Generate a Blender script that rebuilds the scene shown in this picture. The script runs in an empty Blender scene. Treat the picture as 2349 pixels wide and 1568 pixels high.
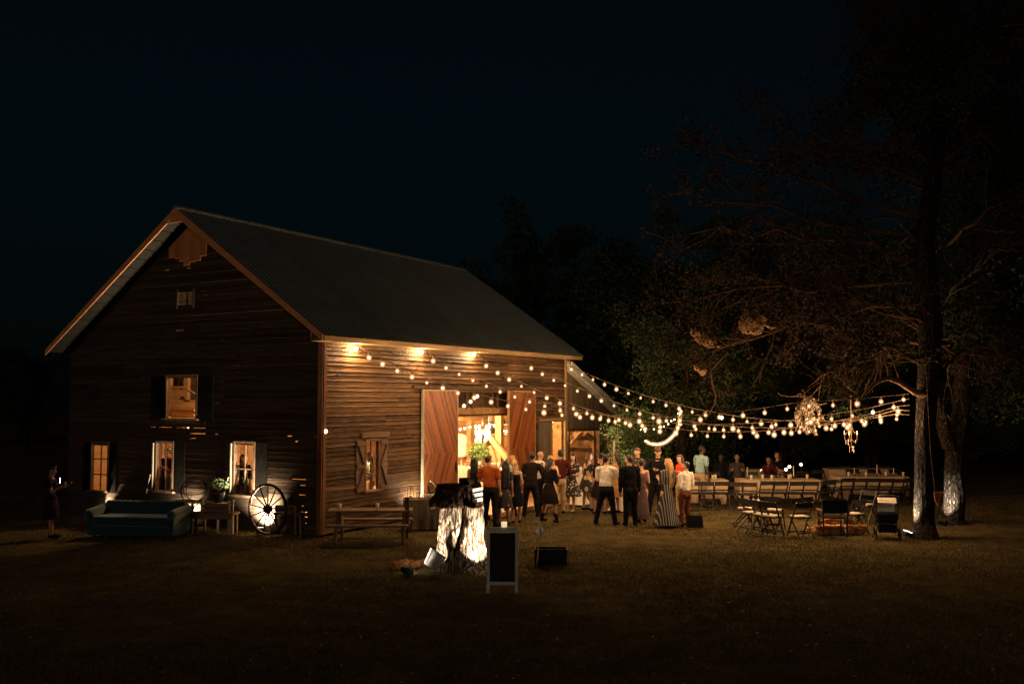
import bpy, math, random
import numpy as np
from mathutils import Vector, Matrix, noise as mnoise
R = math.radians
rnd = random.Random(7)
S = bpy.context.scene
# ------------------------------------------------------------------ camera
F, PIT, CZ = 2150.0, 0.06, 3.2          # focal length in pixels of a 2349 px wide picture, pitch, eye height
cam_d = bpy.data.cameras.new('camera'); cam = bpy.data.objects.new('camera', cam_d)
S.collection.objects.link(cam); S.camera = cam
cam_d.sensor_width = 36.0; cam_d.lens = F/2349*36; cam_d.clip_end = 600; cam_d.clip_start = 0.1
cam.location = (0, 0, CZ); cam.rotation_euler = (math.pi/2+PIT, 0, 0)
# ------------------------------------------------------------------ world, night
W = bpy.data.worlds.new('World'); S.world = W; W.use_nodes = True
nt = W.node_tree; bg = nt.nodes['Background']
sky = nt.nodes.new('ShaderNodeTexSky'); sky.sky_type = 'NISHITA'; sky.sun_disc = False
sky.sun_elevation = R(18.0); sky.sun_rotation = R(170); sky.ozone_density = 4.0; sky.dust_density = 0.2
tnt = nt.nodes.new('ShaderNodeMix'); tnt.data_type = 'RGBA'; tnt.blend_type = 'MULTIPLY'; tnt.inputs[0].default_value = 1
tnt.inputs[7].default_value = (0.36, 0.70, 0.60, 1)
tcw = nt.nodes.new('ShaderNodeTexCoord'); sxz = nt.nodes.new('ShaderNodeSeparateXYZ'); grd = nt.nodes.new('ShaderNodeMapRange'); fin = nt.nodes.new('ShaderNodeVectorMath'); fin.operation = 'SCALE'
grd.inputs[1].default_value = 0.0; grd.inputs[2].default_value = 0.28; grd.inputs[3].default_value = 0.10; grd.inputs[4].default_value = 1.0      # the night sky fades towards the dark land
nt.links.new(tcw.outputs['Generated'], sxz.inputs[0]); nt.links.new(sxz.outputs[2], grd.inputs[0])
nt.links.new(sky.outputs[0], tnt.inputs[6]); nt.links.new(tnt.outputs[2], fin.inputs[0]); nt.links.new(grd.outputs[0], fin.inputs['Scale']); nt.links.new(fin.outputs[0], bg.inputs[0])
bg.inputs[1].default_value = 0.0013
sun_d = bpy.data.lights.new('yard_fill', 'SUN'); sun = bpy.data.objects.new('yard_fill', sun_d); S.collection.objects.link(sun)
sun_d.energy = 0.20; sun_d.angle = R(12); sun_d.color = (1.0, 0.72, 0.50)
sun.rotation_euler = (R(75), 0, R(-14))      # low, faint warm fill standing in for yard light behind the camera
# ------------------------------------------------------------------ render settings
S.view_settings.view_transform = 'Standard'; S.view_settings.look = 'None'
S.view_settings.exposure = 0; S.view_settings.gamma = 1; S.view_settings.use_curve_mapping = False
cy = S.cycles
cy.max_bounces = 5; cy.diffuse_bounces = 3; cy.glossy_bounces = 2; cy.transmission_bounces = 3; cy.transparent_max_bounces = 8
cy.sample_clamp_indirect = 3.0; cy.sample_clamp_direct = 0; cy.use_denoising = True; cy.use_adaptive_sampling = True; cy.adaptive_threshold = 0.006; cy.use_light_tree = True
cy.caustics_reflective = False; cy.caustics_refractive = False; cy.blur_glossy = 1.0

# ------------------------------------------------------------------ positions read off the photograph, solved on real planes
def ray(x, y):
    u = (x-1174.5)/F; v = (784-y)/F; c, s = math.cos(PIT), math.sin(PIT)
    return Vector((u, c - v*s, s + v*c))
def G(x, y, z=0.0):                      # point of the horizontal plane z
    r = ray(x, y); t = (z-CZ)/r.z; return Vector((r.x*t, r.y*t, z))
def AT(x, y, Y):                         # point at distance Y
    r = ray(x, y); t = Y/r.y; return Vector((r.x*t, Y, CZ+r.z*t))
TH = 0.511; C0 = Vector((-4.473, 22.083, 0)); DL = Vector((math.sin(TH), math.cos(TH), 0)); DN = Vector((-math.cos(TH), math.sin(TH), 0))
BW, BL, OVS, OVG = 9.186, 13.02, 0.431, 0.487
def on_long(x, y, w=0.0):                # (s, z) on the long wall
    r = ray(x, y); P0 = C0+DN*w - Vector((0,0,CZ)); t = P0.dot(DN)/r.dot(DN); p = r*t
    q = p-P0; return q.dot(DL), q.z
def on_gable(x, y, s=0.0):               # (w, z) on the front gable wall
    r = ray(x, y); P0 = C0+DL*s - Vector((0,0,CZ)); t = P0.dot(DL)/r.dot(DL); p = r*t
    q = p-P0; return q.dot(DN), q.z
def BWORLD(s, w, z): return C0+DL*s+DN*w+Vector((0,0,z))

# ------------------------------------------------------------------ materials
def lin(h):
    return tuple(((c/12.92) if c <= .04045 else ((c+.055)/1.055)**2.4) for c in [int(h[i:i+2],16)/255 for i in (0,2,4)])
MATS = {}
def _base(name):
    m = bpy.data.materials.new(name); m.use_nodes = True; MATS[name] = m
    n = m.node_tree; return m, n, n.nodes['Principled BSDF']
def surf(name, c1, c2=None, rough=.7, scale=(8,8,8), bump=.3, metal=0., tint=.0, detail=4, dist=.02, coord='Object', contrast=(.35,.65), sheen=0):
    """two-colour noise material, tinted per face by the 'tint' attribute"""
    m, n, b = _base(name); c2 = c2 or tuple(v*.7 for v in c1)
    N = n.nodes.new; L = n.links.new
    tc = N('ShaderNodeTexCoord'); mp = N('ShaderNodeMapping'); mp.inputs['Scale'].default_value = scale
    L(tc.outputs[coord], mp.inputs[0])
    if tint:
        a0 = N('ShaderNodeAttribute'); a0.attribute_name = 'tint'; vm = N('ShaderNodeVectorMath'); vm.operation = 'MULTIPLY_ADD'
        vm.inputs[1].default_value = (37.,23.,11.); L(a0.outputs['Fac'], vm.inputs[0]); L(tc.outputs[coord], vm.inputs[2]); L(vm.outputs[0], mp.inputs[0])
    nz = N('ShaderNodeTexNoise'); nz.inputs['Scale'].default_value = 1; nz.inputs['Detail'].default_value = detail; nz.inputs['Roughness'].default_value = .65
    L(mp.outputs[0], nz.inputs[0])
    cr = N('ShaderNodeMapRange'); cr.inputs[1].default_value = contrast[0]; cr.inputs[2].default_value = contrast[1]
    L(nz.outputs[0], cr.inputs[0])
    fac = cr.outputs[0]
    if tint:
        at = N('ShaderNodeAttribute'); at.attribute_name = 'tint'
        mx = N('ShaderNodeMix'); mx.inputs[0].default_value = tint
        L(fac, mx.inputs[2]); L(at.outputs['Fac'], mx.inputs[3]); fac = mx.outputs[0]
    mc = N('ShaderNodeMix'); mc.data_type = 'RGBA'; mc.inputs[6].default_value = (*c1,1); mc.inputs[7].default_value = (*c2,1)
    L(fac, mc.inputs[0]); L(mc.outputs[2], b.inputs['Base Color'])
    b.inputs['Roughness'].default_value = rough; b.inputs['Metallic'].default_value = metal; b.inputs['Specular IOR Level'].default_value = .5 if rough < .6 else (.12 if rough < .89 else 0.0)
    if sheen: b.inputs['Sheen Weight'].default_value = sheen
    if bump:
        bp = N('ShaderNodeBump'); bp.inputs['Strength'].default_value = bump; bp.inputs['Distance'].default_value = dist
        L(nz.outputs[0], bp.inputs['Height']); L(bp.outputs[0], b.inputs['Normal'])
    return m
def cracked(name, c1, c2, scale, width=.10, bump=1.0, dist=.05, rough=.9):
    """weathered wood or bark: noise colour broken by dark stretched cracks"""
    m, n, b = _base(name); N = n.nodes.new; L = n.links.new
    tc = N('ShaderNodeTexCoord'); mp = N('ShaderNodeMapping'); mp.inputs['Scale'].default_value = scale; L(tc.outputs['Object'], mp.inputs[0])
    wz = N('ShaderNodeTexNoise'); wz.inputs['Scale'].default_value = .6; wz.inputs['Detail'].default_value = 5; L(mp.outputs[0], wz.inputs[0])
    mv = N('ShaderNodeMix'); mv.data_type = 'RGBA'; mv.blend_type = 'LINEAR_LIGHT'; mv.inputs[0].default_value = .9; L(mp.outputs[0], mv.inputs[6]); L(wz.outputs['Color'], mv.inputs[7])
    vo = N('ShaderNodeTexVoronoi'); vo.feature = 'DISTANCE_TO_EDGE'; vo.inputs['Scale'].default_value = 1; L(mv.outputs[2], vo.inputs[0])
    cr = N('ShaderNodeMapRange'); cr.inputs[1].default_value = width*.25; cr.inputs[2].default_value = width; L(vo.outputs['Distance'], cr.inputs[0])
    nz = N('ShaderNodeTexNoise'); nz.inputs['Scale'].default_value = 2.3; nz.inputs['Detail'].default_value = 10; nz.inputs['Roughness'].default_value = .7; L(mp.outputs[0], nz.inputs[0])
    nr = N('ShaderNodeMapRange'); nr.inputs[1].default_value = .38; nr.inputs[2].default_value = .58; L(nz.outputs[0], nr.inputs[0])
    mu = N('ShaderNodeMath'); mu.operation = 'MULTIPLY'; L(cr.outputs[0], mu.inputs[0]); L(nr.outputs[0], mu.inputs[1])
    mc = N('ShaderNodeMix'); mc.data_type = 'RGBA'; mc.inputs[6].default_value = (*c2,1); mc.inputs[7].default_value = (*c1,1); L(mu.outputs[0], mc.inputs[0]); L(mc.outputs[2], b.inputs['Base Color'])
    b.inputs['Roughness'].default_value = rough; b.inputs['Specular IOR Level'].default_value = .05; bp = N('ShaderNodeBump'); bp.inputs['Strength'].default_value = bump; bp.inputs['Distance'].default_value = dist; L(mu.outputs[0], bp.inputs['Height']); L(bp.outputs[0], b.inputs['Normal'])
    return m
def emit(name, col, strength, sampled=True):
    m, n, b = _base(name)
    b.inputs['Base Color'].default_value = (*col,1); b.inputs['Emission Color'].default_value = (*col,1); b.inputs['Emission Strength'].default_value = strength
    if not sampled: m.cycles.emission_sampling = 'NONE'
    return m
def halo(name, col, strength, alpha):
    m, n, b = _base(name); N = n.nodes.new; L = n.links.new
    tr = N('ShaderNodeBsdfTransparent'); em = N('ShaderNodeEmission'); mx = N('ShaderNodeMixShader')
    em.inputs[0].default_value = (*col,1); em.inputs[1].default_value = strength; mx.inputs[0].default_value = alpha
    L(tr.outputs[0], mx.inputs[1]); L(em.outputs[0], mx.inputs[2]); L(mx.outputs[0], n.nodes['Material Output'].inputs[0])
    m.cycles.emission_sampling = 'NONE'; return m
def glass(name, col=(1,1,1), clear=.85):
    m, n, b = _base(name); N = n.nodes.new; L = n.links.new
    tr = N('ShaderNodeBsdfTransparent'); gl = N('ShaderNodeBsdfGlossy'); mx = N('ShaderNodeMixShader'); fr = None
    tr.inputs[0].default_value = (*col,1); gl.inputs['Roughness'].default_value = .08
    mx.inputs[0].default_value = (1-clear)*.6
    L(tr.outputs[0], mx.inputs[1]); L(gl.outputs[0], mx.inputs[2]); L(mx.outputs[0], n.nodes['Material Output'].inputs[0]); return m
def floral(name, dark, spot, accent, scale=9., size=.28):
    m, n, b = _base(name); N = n.nodes.new; L = n.links.new
    tc = N('ShaderNodeTexCoord'); vo = N('ShaderNodeTexVoronoi'); vo.inputs['Scale'].default_value = scale
    wv = N('ShaderNodeTexNoise'); wv.inputs['Scale'].default_value = scale*3
    av = N('ShaderNodeMix'); av.data_type='RGBA'; av.inputs[0].default_value = .06
    L(tc.outputs['Object'], av.inputs[6]); L(wv.outputs['Color'], av.inputs[7]); L(tc.outputs['Object'], wv.inputs[0]); L(av.outputs[2], vo.inputs[0])
    r = N('ShaderNodeValToRGB'); e = r.color_ramp; e.elements[0].position = size*.35; e.elements[0].color = (*accent,1); e.elements[1].position = size*1.1; e.elements[1].color = (*dark,1)
    k = e.elements.new(size*.5); k.color = (*spot,1); k = e.elements.new(size*.95); k.color = (*spot,1)
    L(vo.outputs['Distance'], r.inputs[0]); L(r.outputs[0], b.inputs['Base Color']); b.inputs['Roughness'].default_value = .8; return m
def striped(name, a, c, scale=22.):
    m, n, b = _base(name); N = n.nodes.new; L = n.links.new
    tc = N('ShaderNodeTexCoord'); wv = N('ShaderNodeTexWave'); wv.bands_direction = 'X'; wv.inputs['Scale'].default_value = scale/6.28; wv.inputs['Distortion'].default_value = 1.2; wv.inputs['Detail Scale'].default_value = .5
    L(tc.outputs['Object'], wv.inputs[0]); r = N('ShaderNodeValToRGB'); r.color_ramp.elements[0].position=.72; r.color_ramp.elements[0].color=(*a,1); r.color_ramp.elements[1].position=.9; r.color_ramp.elements[1].color=(*c,1)
    L(wv.outputs[0], r.inputs[0]); L(r.outputs[0], b.inputs['Base Color']); b.inputs['Roughness'].default_value=.75; return m

M = {}
M['siding'] = surf('weathered_siding', (.205,.118,.058), (.014,.008,.005), .65, (2.6,5,34), 1.0, tint=.55, dist=.035, detail=12, contrast=(.38,.60))
M['gable'] = surf('dark_gable_siding', (.085,.060,.042), (.028,.019,.014), .9, (5,.9,26), .7, tint=.45, dist=.012)
M['shutter'] = surf('dark_shutter', (.006,.005,.004), (.003,.0025,.002), .9, (5,5,5), .5, tint=.4)
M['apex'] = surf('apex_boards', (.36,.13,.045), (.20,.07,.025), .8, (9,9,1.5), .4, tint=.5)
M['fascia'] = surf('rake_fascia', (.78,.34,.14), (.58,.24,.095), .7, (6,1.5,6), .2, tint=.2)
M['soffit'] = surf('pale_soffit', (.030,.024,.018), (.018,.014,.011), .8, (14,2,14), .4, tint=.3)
M['trim'] = surf('eave_trim', (.42,.28,.14), (.22,.13,.06), .7, (1.5,9,20), .5, tint=.4)
M['corner'] = surf('corner_board', (.22,.09,.045), (.12,.05,.025), .7, (9,9,1.2), .3)
M['metalroof'] = surf('corrugated_metal', (.125,.16,.165), (.085,.09,.082), .55, (1.2,5,2), .12, metal=.0, tint=.3)
M['door'] = surf('varnished_redwood', (.34,.102,.022), (.06,.017,.005), .5, (9,9,9), .35, tint=.72, dist=.006)
M['inner'] = surf('interior_boards', (.46,.26,.11), (.30,.15,.06), .75, (7,.8,18), .5, tint=.45)
M['beam'] = surf('timber_beam', (.40,.24,.11), (.22,.12,.05), .75, (6,6,6), .5, tint=.3)
M['darkbeam'] = surf('dark_timber', (.13,.08,.05), (.06,.035,.02), .85, (6,6,6), .6, tint=.4)
M['deck'] = surf('deck_boards', (.50,.32,.17), (.32,.19,.09), .6, (2,12,5), .3, tint=.45)
M['shed'] = surf('grey_vertical_boards', (.24,.19,.13), (.10,.075,.05), .85, (10,10,1.2), .7, tint=.45)
M['glass'] = glass('window_glass')
M['jar'] = glass('dispenser_glass', (.9,.93,.9), .72)
M['oldwood'] = surf('old_bench_wood', (.22,.14,.09), (.10,.06,.035), .8, (10,10,10), .5, tint=.4)
M['palewood'] = surf('pale_post_wood', (.40,.33,.24), (.22,.17,.11), .8, (10,10,4), .4)
M['iron'] = surf('rusty_iron', (.06,.045,.035), (.025,.02,.018), .6, (20,20,20), .4, metal=.5)
M['blackmetal'] = surf('black_metal', (.02,.02,.02), (.012,.012,.012), .45, (20,20,20), .1)
M['blackwood'] = surf('black_chair_wood', (.022,.018,.016), (.010,.009,.009), .4, (14,14,14), .2)
M['seatpad'] = surf('ivory_seat_pad', (.55,.47,.36), (.42,.34,.25), .6, (12,12,12), .2)
M['teal'] = surf('teal_velvet', (.008,.056,.066), (.004,.030,.036), .85, (16,16,16), .3, sheen=.6)
M['bucket'] = surf('bucket_metal', (.72,.68,.60), (.5,.46,.38), .45, (9,9,9), .3, metal=.3)
M['white'] = surf('white_paint', (.75,.73,.68), (.55,.52,.46), .6, (9,9,9), .2)
M['linen'] = surf('white_linen', (.74,.68,.58), (.62,.55,.45), .9, (6,6,2), .5)
M['burlap'] = surf('tan_cloth', (.58,.43,.28), (.42,.30,.18), .95, (50,50,50), .4)
M['greycloth'] = surf('grey_linen', (.22,.18,.13), (.13,.10,.07), .95, (14,14,2), .6)
M['slate'] = surf('chalkboard_slate', (.010,.014,.016), (.018,.024,.026), .7, (30,30,30), .1)
M['chalk'] = surf('chalk_line', (.22,.24,.23), (.08,.09,.09), .95, (90,90,90), 0)
M['greyframe'] = surf('grey_frame_wood', (.60,.61,.57), (.40,.41,.38), .7, (20,20,6), .3)
M['stump'] = cracked('grey_weathered_stump', (.66,.55,.43), (.05,.028,.018), (8,8,2.2), .12)
M['darkbark'] = surf('dark_stump_bark', (.045,.027,.018), (.015,.009,.006), .95, (14,14,4), 1.0, dist=.04)
M['rock'] = surf('brown_driftwood', (.50,.23,.09), (.20,.085,.035), .9, (10,10,10), .9, dist=.04)
M['bark'] = cracked('tree_bark', (.095,.075,.055), (.008,.006,.005), (15,15,4.5), .22)
M['limb'] = surf('limb_bark', (.085,.052,.032), (.03,.019,.012), .9, (20,20,20), .5)
M['twig'] = surf('twig_bark', (.20,.125,.07), (.09,.05,.03), .9, (20,20,20), .5)
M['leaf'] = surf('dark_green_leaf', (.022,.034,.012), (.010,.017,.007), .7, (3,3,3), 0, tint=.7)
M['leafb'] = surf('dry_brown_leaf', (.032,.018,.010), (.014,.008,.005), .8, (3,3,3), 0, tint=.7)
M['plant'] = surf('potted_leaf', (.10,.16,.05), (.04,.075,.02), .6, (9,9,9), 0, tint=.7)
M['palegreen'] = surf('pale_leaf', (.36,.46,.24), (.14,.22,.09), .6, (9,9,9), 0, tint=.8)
M['web'] = surf('web_nest', (.36,.22,.115), (.10,.055,.028), .95, (9,9,9), 1.0, detail=8, dist=.06, contrast=(.42,.6))
M['grass'] = surf('grass_blade', (.140,.100,.040), (.065,.048,.020), .8, (2,2,2), 0, tint=.7)
M['crystal'] = emit('lit_crystal', (1,.72,.42), 5.0, False)
M['bulb'] = emit('bulb_glow', (1,.66,.36), 3.8, False)
M['bulbwall'] = emit('wall_bulb_glow', (1,.66,.36), 6, False)
M['bulbin'] = emit('inside_bulb_glow', (1,.66,.36), 18, False)
M['halo'] = halo('halo_shell', (1,.50,.19), .95, .36)  # emissive shell added to mimic lens glow around the bulbs
M['rope'] = emit('rope_light_glow', (1,.66,.33), 9)
M['fairy'] = emit('fairy_light_glow', (1,.72,.40), 12, False)
M['litwax'] = emit('lit_wax', (1,.74,.42), .85, False)
M['candle'] = emit('candle_glow', (1,.80,.60), 6)
M['phone'] = emit('phone_screen', (.75,.8,1), 9)
M['lens'] = emit('floodlight_lens', (1,.93,.80), 14, False)
M['cord'] = surf('black_cord', (.09,.06,.04), None, .6, (9,9,9), 0)
M['wax'] = surf('ivory_wax', (.78,.70,.55), (.7,.6,.45), .5, (9,9,9), 0)
M['cup'] = surf('paper_cup', (.72,.62,.45), (.6,.5,.35), .6, (9,9,9), 0)
M['canvas'] = surf('black_canvas', (.018,.02,.022), (.01,.012,.013), .9, (30,30,30), .3)
M['pan'] = surf('dark_trough', (.012,.016,.018), (.007,.009,.010), .7, (9,9,9), .3)
M['skin'] = surf('light_skin', (.52,.29,.19), (.46,.25,.16), .55, (6,6,6), .05)
M['skin2'] = surf('tanned_skin', (.36,.18,.11), (.30,.15,.09), .55, (6,6,6), .05)
M['skin3'] = surf('dark_skin', (.10,.05,.032), (.08,.04,.026), .5, (6,6,6), .05)
def cloth(name, c, **k): M[name] = surf(name, lin(c), tuple(v*.62 for v in lin(c)), .85, (5,5,2.2), .6, dist=.05, **k)
for nm, c in dict(orange_shirt='c0602a', black_cloth='17161a', navy_cloth='15161c', charcoal_shirt='221c1a', white_shirt='f6eee0', maroon_shirt='4a1a18',
                  khaki_cloth='b39a74', brown_cloth='6e4028', blue_shirt='8fb2b4', beige_cloth='a58d70', lace_gown='6b5658', cream_cloth='d8b88a',
                  red_top='d84e2c', pale_blouse='b9c9c6', dark_dress='1c1516', tan_coat='b98a58', suit_cloth='0e0e11', grey_top='4a4038').items(): cloth(nm, c)
for nm, c in dict(hair_black='0d0909', hair_dark='1d120d', hair_brown='4a2d1b', hair_blond='c89a5c', hair_grey='6b5a4a').items():
    M[nm] = surf(nm, lin(c), tuple(v*.55 for v in lin(c)), .5, (34,34,5), .8, dist=.02)
M['floral_small'] = floral('floral_small', (.012,.010,.012), (.62,.48,.34), (.35,.10,.06), 15, .30)
M['floral_big'] = floral('floral_big', (.014,.011,.010), (.55,.36,.20), (.30,.16,.07), 6.5, .40)
M['floral_dim'] = floral('floral_dim', (.02,.013,.014), (.26,.09,.05), (.20,.13,.07), 8, .28)
M['striped'] = striped('striped_dress', (.012,.011,.013), (.30,.26,.22), 33)
M['tongue'] = M['black_cloth']

# ------------------------------------------------------------------ object helpers
def tag(o, label=None, cat=None, group=None, kind=None):
    if label: o['label'] = label
    if cat: o['category'] = cat
    if group: o['group'] = group
    if kind: o['kind'] = kind
    return o
def empty(name, loc=(0,0,0), rz=0, label=None, cat=None, group=None):
    o = bpy.data.objects.new(name, None); S.collection.objects.link(o); o.empty_display_size = .1
    o.location = loc; o.rotation_euler = (0,0,rz); return tag(o, label, cat, group)
class MB:
    def __init__(s): s.v=[]; s.f=[]; s.t=[]
    def add(s, vs, fs, tint=None):
        k=len(s.v); s.v += [tuple(p) for p in vs]; s.f += [tuple(i+k for i in f) for f in fs]
        t = rnd.random() if tint is None else tint; s.t += [t]*len(fs)
    def box(s, c, d, rot=None, tint=None, taper=1.0):
        x,y,z = d[0]/2,d[1]/2,d[2]/2
        vs=[Vector(p) for p in ((-x,-y,-z),(x,-y,-z),(x,y,-z),(-x,y,-z),(-x*taper,-y*taper,z),(x*taper,-y*taper,z),(x*taper,y*taper,z),(-x*taper,y*taper,z))]
        if rot is not None: vs=[rot@p for p in vs]
        c=Vector(c); s.add([p+c for p in vs], [(0,3,2,1),(4,5,6,7),(0,1,5,4),(1,2,6,5),(2,3,7,6),(3,0,4,7)], tint)
    def bar(s, a, b, w, h=None, up=(0,0,1), tint=None):       # rectangular bar from a to b
        a,b=Vector(a),Vector(b); h=h or w; d=(b-a).normalized(); up=Vector(up)
        if abs(d.dot(up))>.98: up=Vector((0,1,0)) if abs(d.y)<.9 else Vector((1,0,0))
        x=d.cross(up).normalized(); z=x.cross(d)
        R3=Matrix((x,d,z)).transposed(); s.box((a+b)/2,(w,(b-a).length,h),R3,tint)
    def tube(s, pts, r, n=8, tint=None, cap=True, flat=None):
        pts=[Vector(p) for p in pts]; m=len(pts)
        rs = r if isinstance(r,(list,tuple)) else [r]*m
        vs=[]; ref=None
        for i,p in enumerate(pts):
            d=(pts[min(i+1,m-1)]-pts[max(i-1,0)])
            d = d.normalized() if d.length>1e-9 else Vector((0,0,1))
            if ref is None:
                ref = Vector((0,0,1)) if abs(d.z)<.9 else Vector((0,1,0))
                ref = (ref-d*ref.dot(d)).normalized()
            else:
                ref = (ref-d*ref.dot(d)); ref = ref.normalized() if ref.length>1e-6 else d.orthogonal().normalized()
            q=d.cross(ref)
            for k in range(n):
                a=2*math.pi*k/n; vs.append(p+(ref*math.cos(a)+q*math.sin(a))*rs[i])
        fs=[(i*n+k,i*n+(k+1)%n,(i+1)*n+(k+1)%n,(i+1)*n+k) for i in range(m-1) for k in range(n)]
        if cap: fs+=[tuple(range(n))[::-1], tuple((m-1)*n+k for k in range(n))]
        s.add(vs,fs,tint)
    def lathe(s, c, prof, n=16, tint=None, sx=1, sy=1):       # profile (r, z)
        c=Vector(c); vs=[c+Vector((sx*r*math.cos(2*math.pi*k/n), sy*r*math.sin(2*math.pi*k/n), z)) for r,z in prof for k in range(n)]
        m=len(prof); fs=[(i*n+k,i*n+(k+1)%n,(i+1)*n+(k+1)%n,(i+1)*n+k) for i in range(m-1) for k in range(n)]
        if prof[0][0]>1e-4: fs.append(tuple(range(n))[::-1])
        if prof[-1][0]>1e-4: fs.append(tuple((m-1)*n+k for k in range(n)))
        s.add(vs,fs,tint)
    def ball(s, c, r, n=12, m=8, tint=None, rot=None):        # ellipsoid, r = float or 3 radii
        r = (r,r,r) if not isinstance(r,(tuple,list)) else r; c=Vector(c); vs=[]
        for i in range(m+1):
            p=math.pi*i/m
            for k in range(n):
                a=2*math.pi*k/n; q=Vector((r[0]*max(math.sin(p),1e-3)*math.cos(a), r[1]*max(math.sin(p),1e-3)*math.sin(a), -r[2]*math.cos(p)))
                vs.append(c+(rot@q if rot is not None else q))
        fs=[(i*n+k,i*n+(k+1)%n,(i+1)*n+(k+1)%n,(i+1)*n+k) for i in range(m) for k in range(n)]
        fs+=[tuple(range(n))[::-1], tuple(m*n+k for k in range(n))]
        s.add(vs,fs,tint)
    def cap(s, a, b, r0, r1, n=10):                           # rounded tapered capsule
        a,b=Vector(a),Vector(b); d=(b-a).normalized() if (b-a).length>1e-6 else Vector((0,0,1))
        s.tube([a-d*r0*.98,a-d*r0*.75,a-d*r0*.3,a,b,b+d*r1*.3,b+d*r1*.75,b+d*r1*.98],[r0*.2,r0*.66,r0*.95,r0,r1,r1*.95,r1*.66,r1*.2],n)
    def loft(s, rings, n=20):                                 # rings: (cx,cy,cz,rx,ry)
        vs=[Vector((x+rx*math.cos(2*math.pi*k/n), y+ry*math.sin(2*math.pi*k/n), z)) for x,y,z,rx,ry in rings for k in range(n)]
        m=len(rings); fs=[(i*n+k,i*n+(k+1)%n,(i+1)*n+(k+1)%n,(i+1)*n+k) for i in range(m-1) for k in range(n)]
        fs+=[tuple(range(n))[::-1], tuple((m-1)*n+k for k in range(n))]
        s.add(vs,fs)
    def mesh(s, name, mat, smooth=False):
        me=bpy.data.meshes.new(name); me.from_pydata(s.v,[],s.f)
        me.materials.append(mat)
        at=me.attributes.new('tint','FLOAT','FACE'); at.data.foreach_set('value', s.t)
        if smooth: me.polygons.foreach_set('use_smooth',[True]*len(me.polygons))
        me.update(); return me
    def build(s, name, mat, parent=None, smooth=False, loc=None, rz=0):
        o=bpy.data.objects.new(name, s.mesh(name, mat, smooth)); S.collection.objects.link(o)
        if parent: o.parent=parent
        if loc is not None: o.location=loc
        if rz: o.rotation_euler=(0,0,rz)
        return o
def one(name, mat, parent, fn, *a, smooth=False, **k):
    b=MB(); getattr(b,fn)(*a,**k); return b.build(name,mat,parent,smooth)
def copy_tree(o, parent=None):
    c=o.copy(); S.collection.objects.link(c)
    if parent: c.parent=parent
    for ch in list(o.children): copy_tree(ch,c)
    return c
def remesh(mb, name, mat, voxel=.01, smooth=3, disp=0, dscale=.1, parent=None):
    me=mb.mesh(name,mat); o=bpy.data.objects.new(name,me); S.collection.objects.link(o)
    m=o.modifiers.new('r','REMESH'); m.mode='VOXEL'; m.voxel_size=voxel; m.use_smooth_shade=True
    if smooth: k=o.modifiers.new('s','SMOOTH'); k.iterations=smooth; k.factor=.5
    dg=bpy.context.evaluated_depsgraph_get(); ev=o.evaluated_get(dg)
    nm=bpy.data.meshes.new_from_object(ev); o.modifiers.clear(); o.data=nm; bpy.data.meshes.remove(me)
    nm.materials.clear(); nm.materials.append(mat); nm.name=name
    if disp:
        n=len(nm.vertices); co=np.empty(n*3); nm.vertices.foreach_get('co',co); co=co.reshape(-1,3)
        no=np.empty(n*3); nm.vertices.foreach_get('normal',no); no=no.reshape(-1,3)
        for i in range(n): co[i]+=no[i]*disp*mnoise.noise(Vector(co[i])/dscale)
        nm.vertices.foreach_set('co',co.ravel())
    nm.polygons.foreach_set('use_smooth',[True]*len(nm.polygons)); nm.update()
    if parent: o.parent=parent
    return o
# ================================================================== THE BARN
barn = empty('barn', C0, math.pi/2-TH, 'weathered timber barn with corrugated metal roof and lit open doorway', 'barn')
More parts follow.
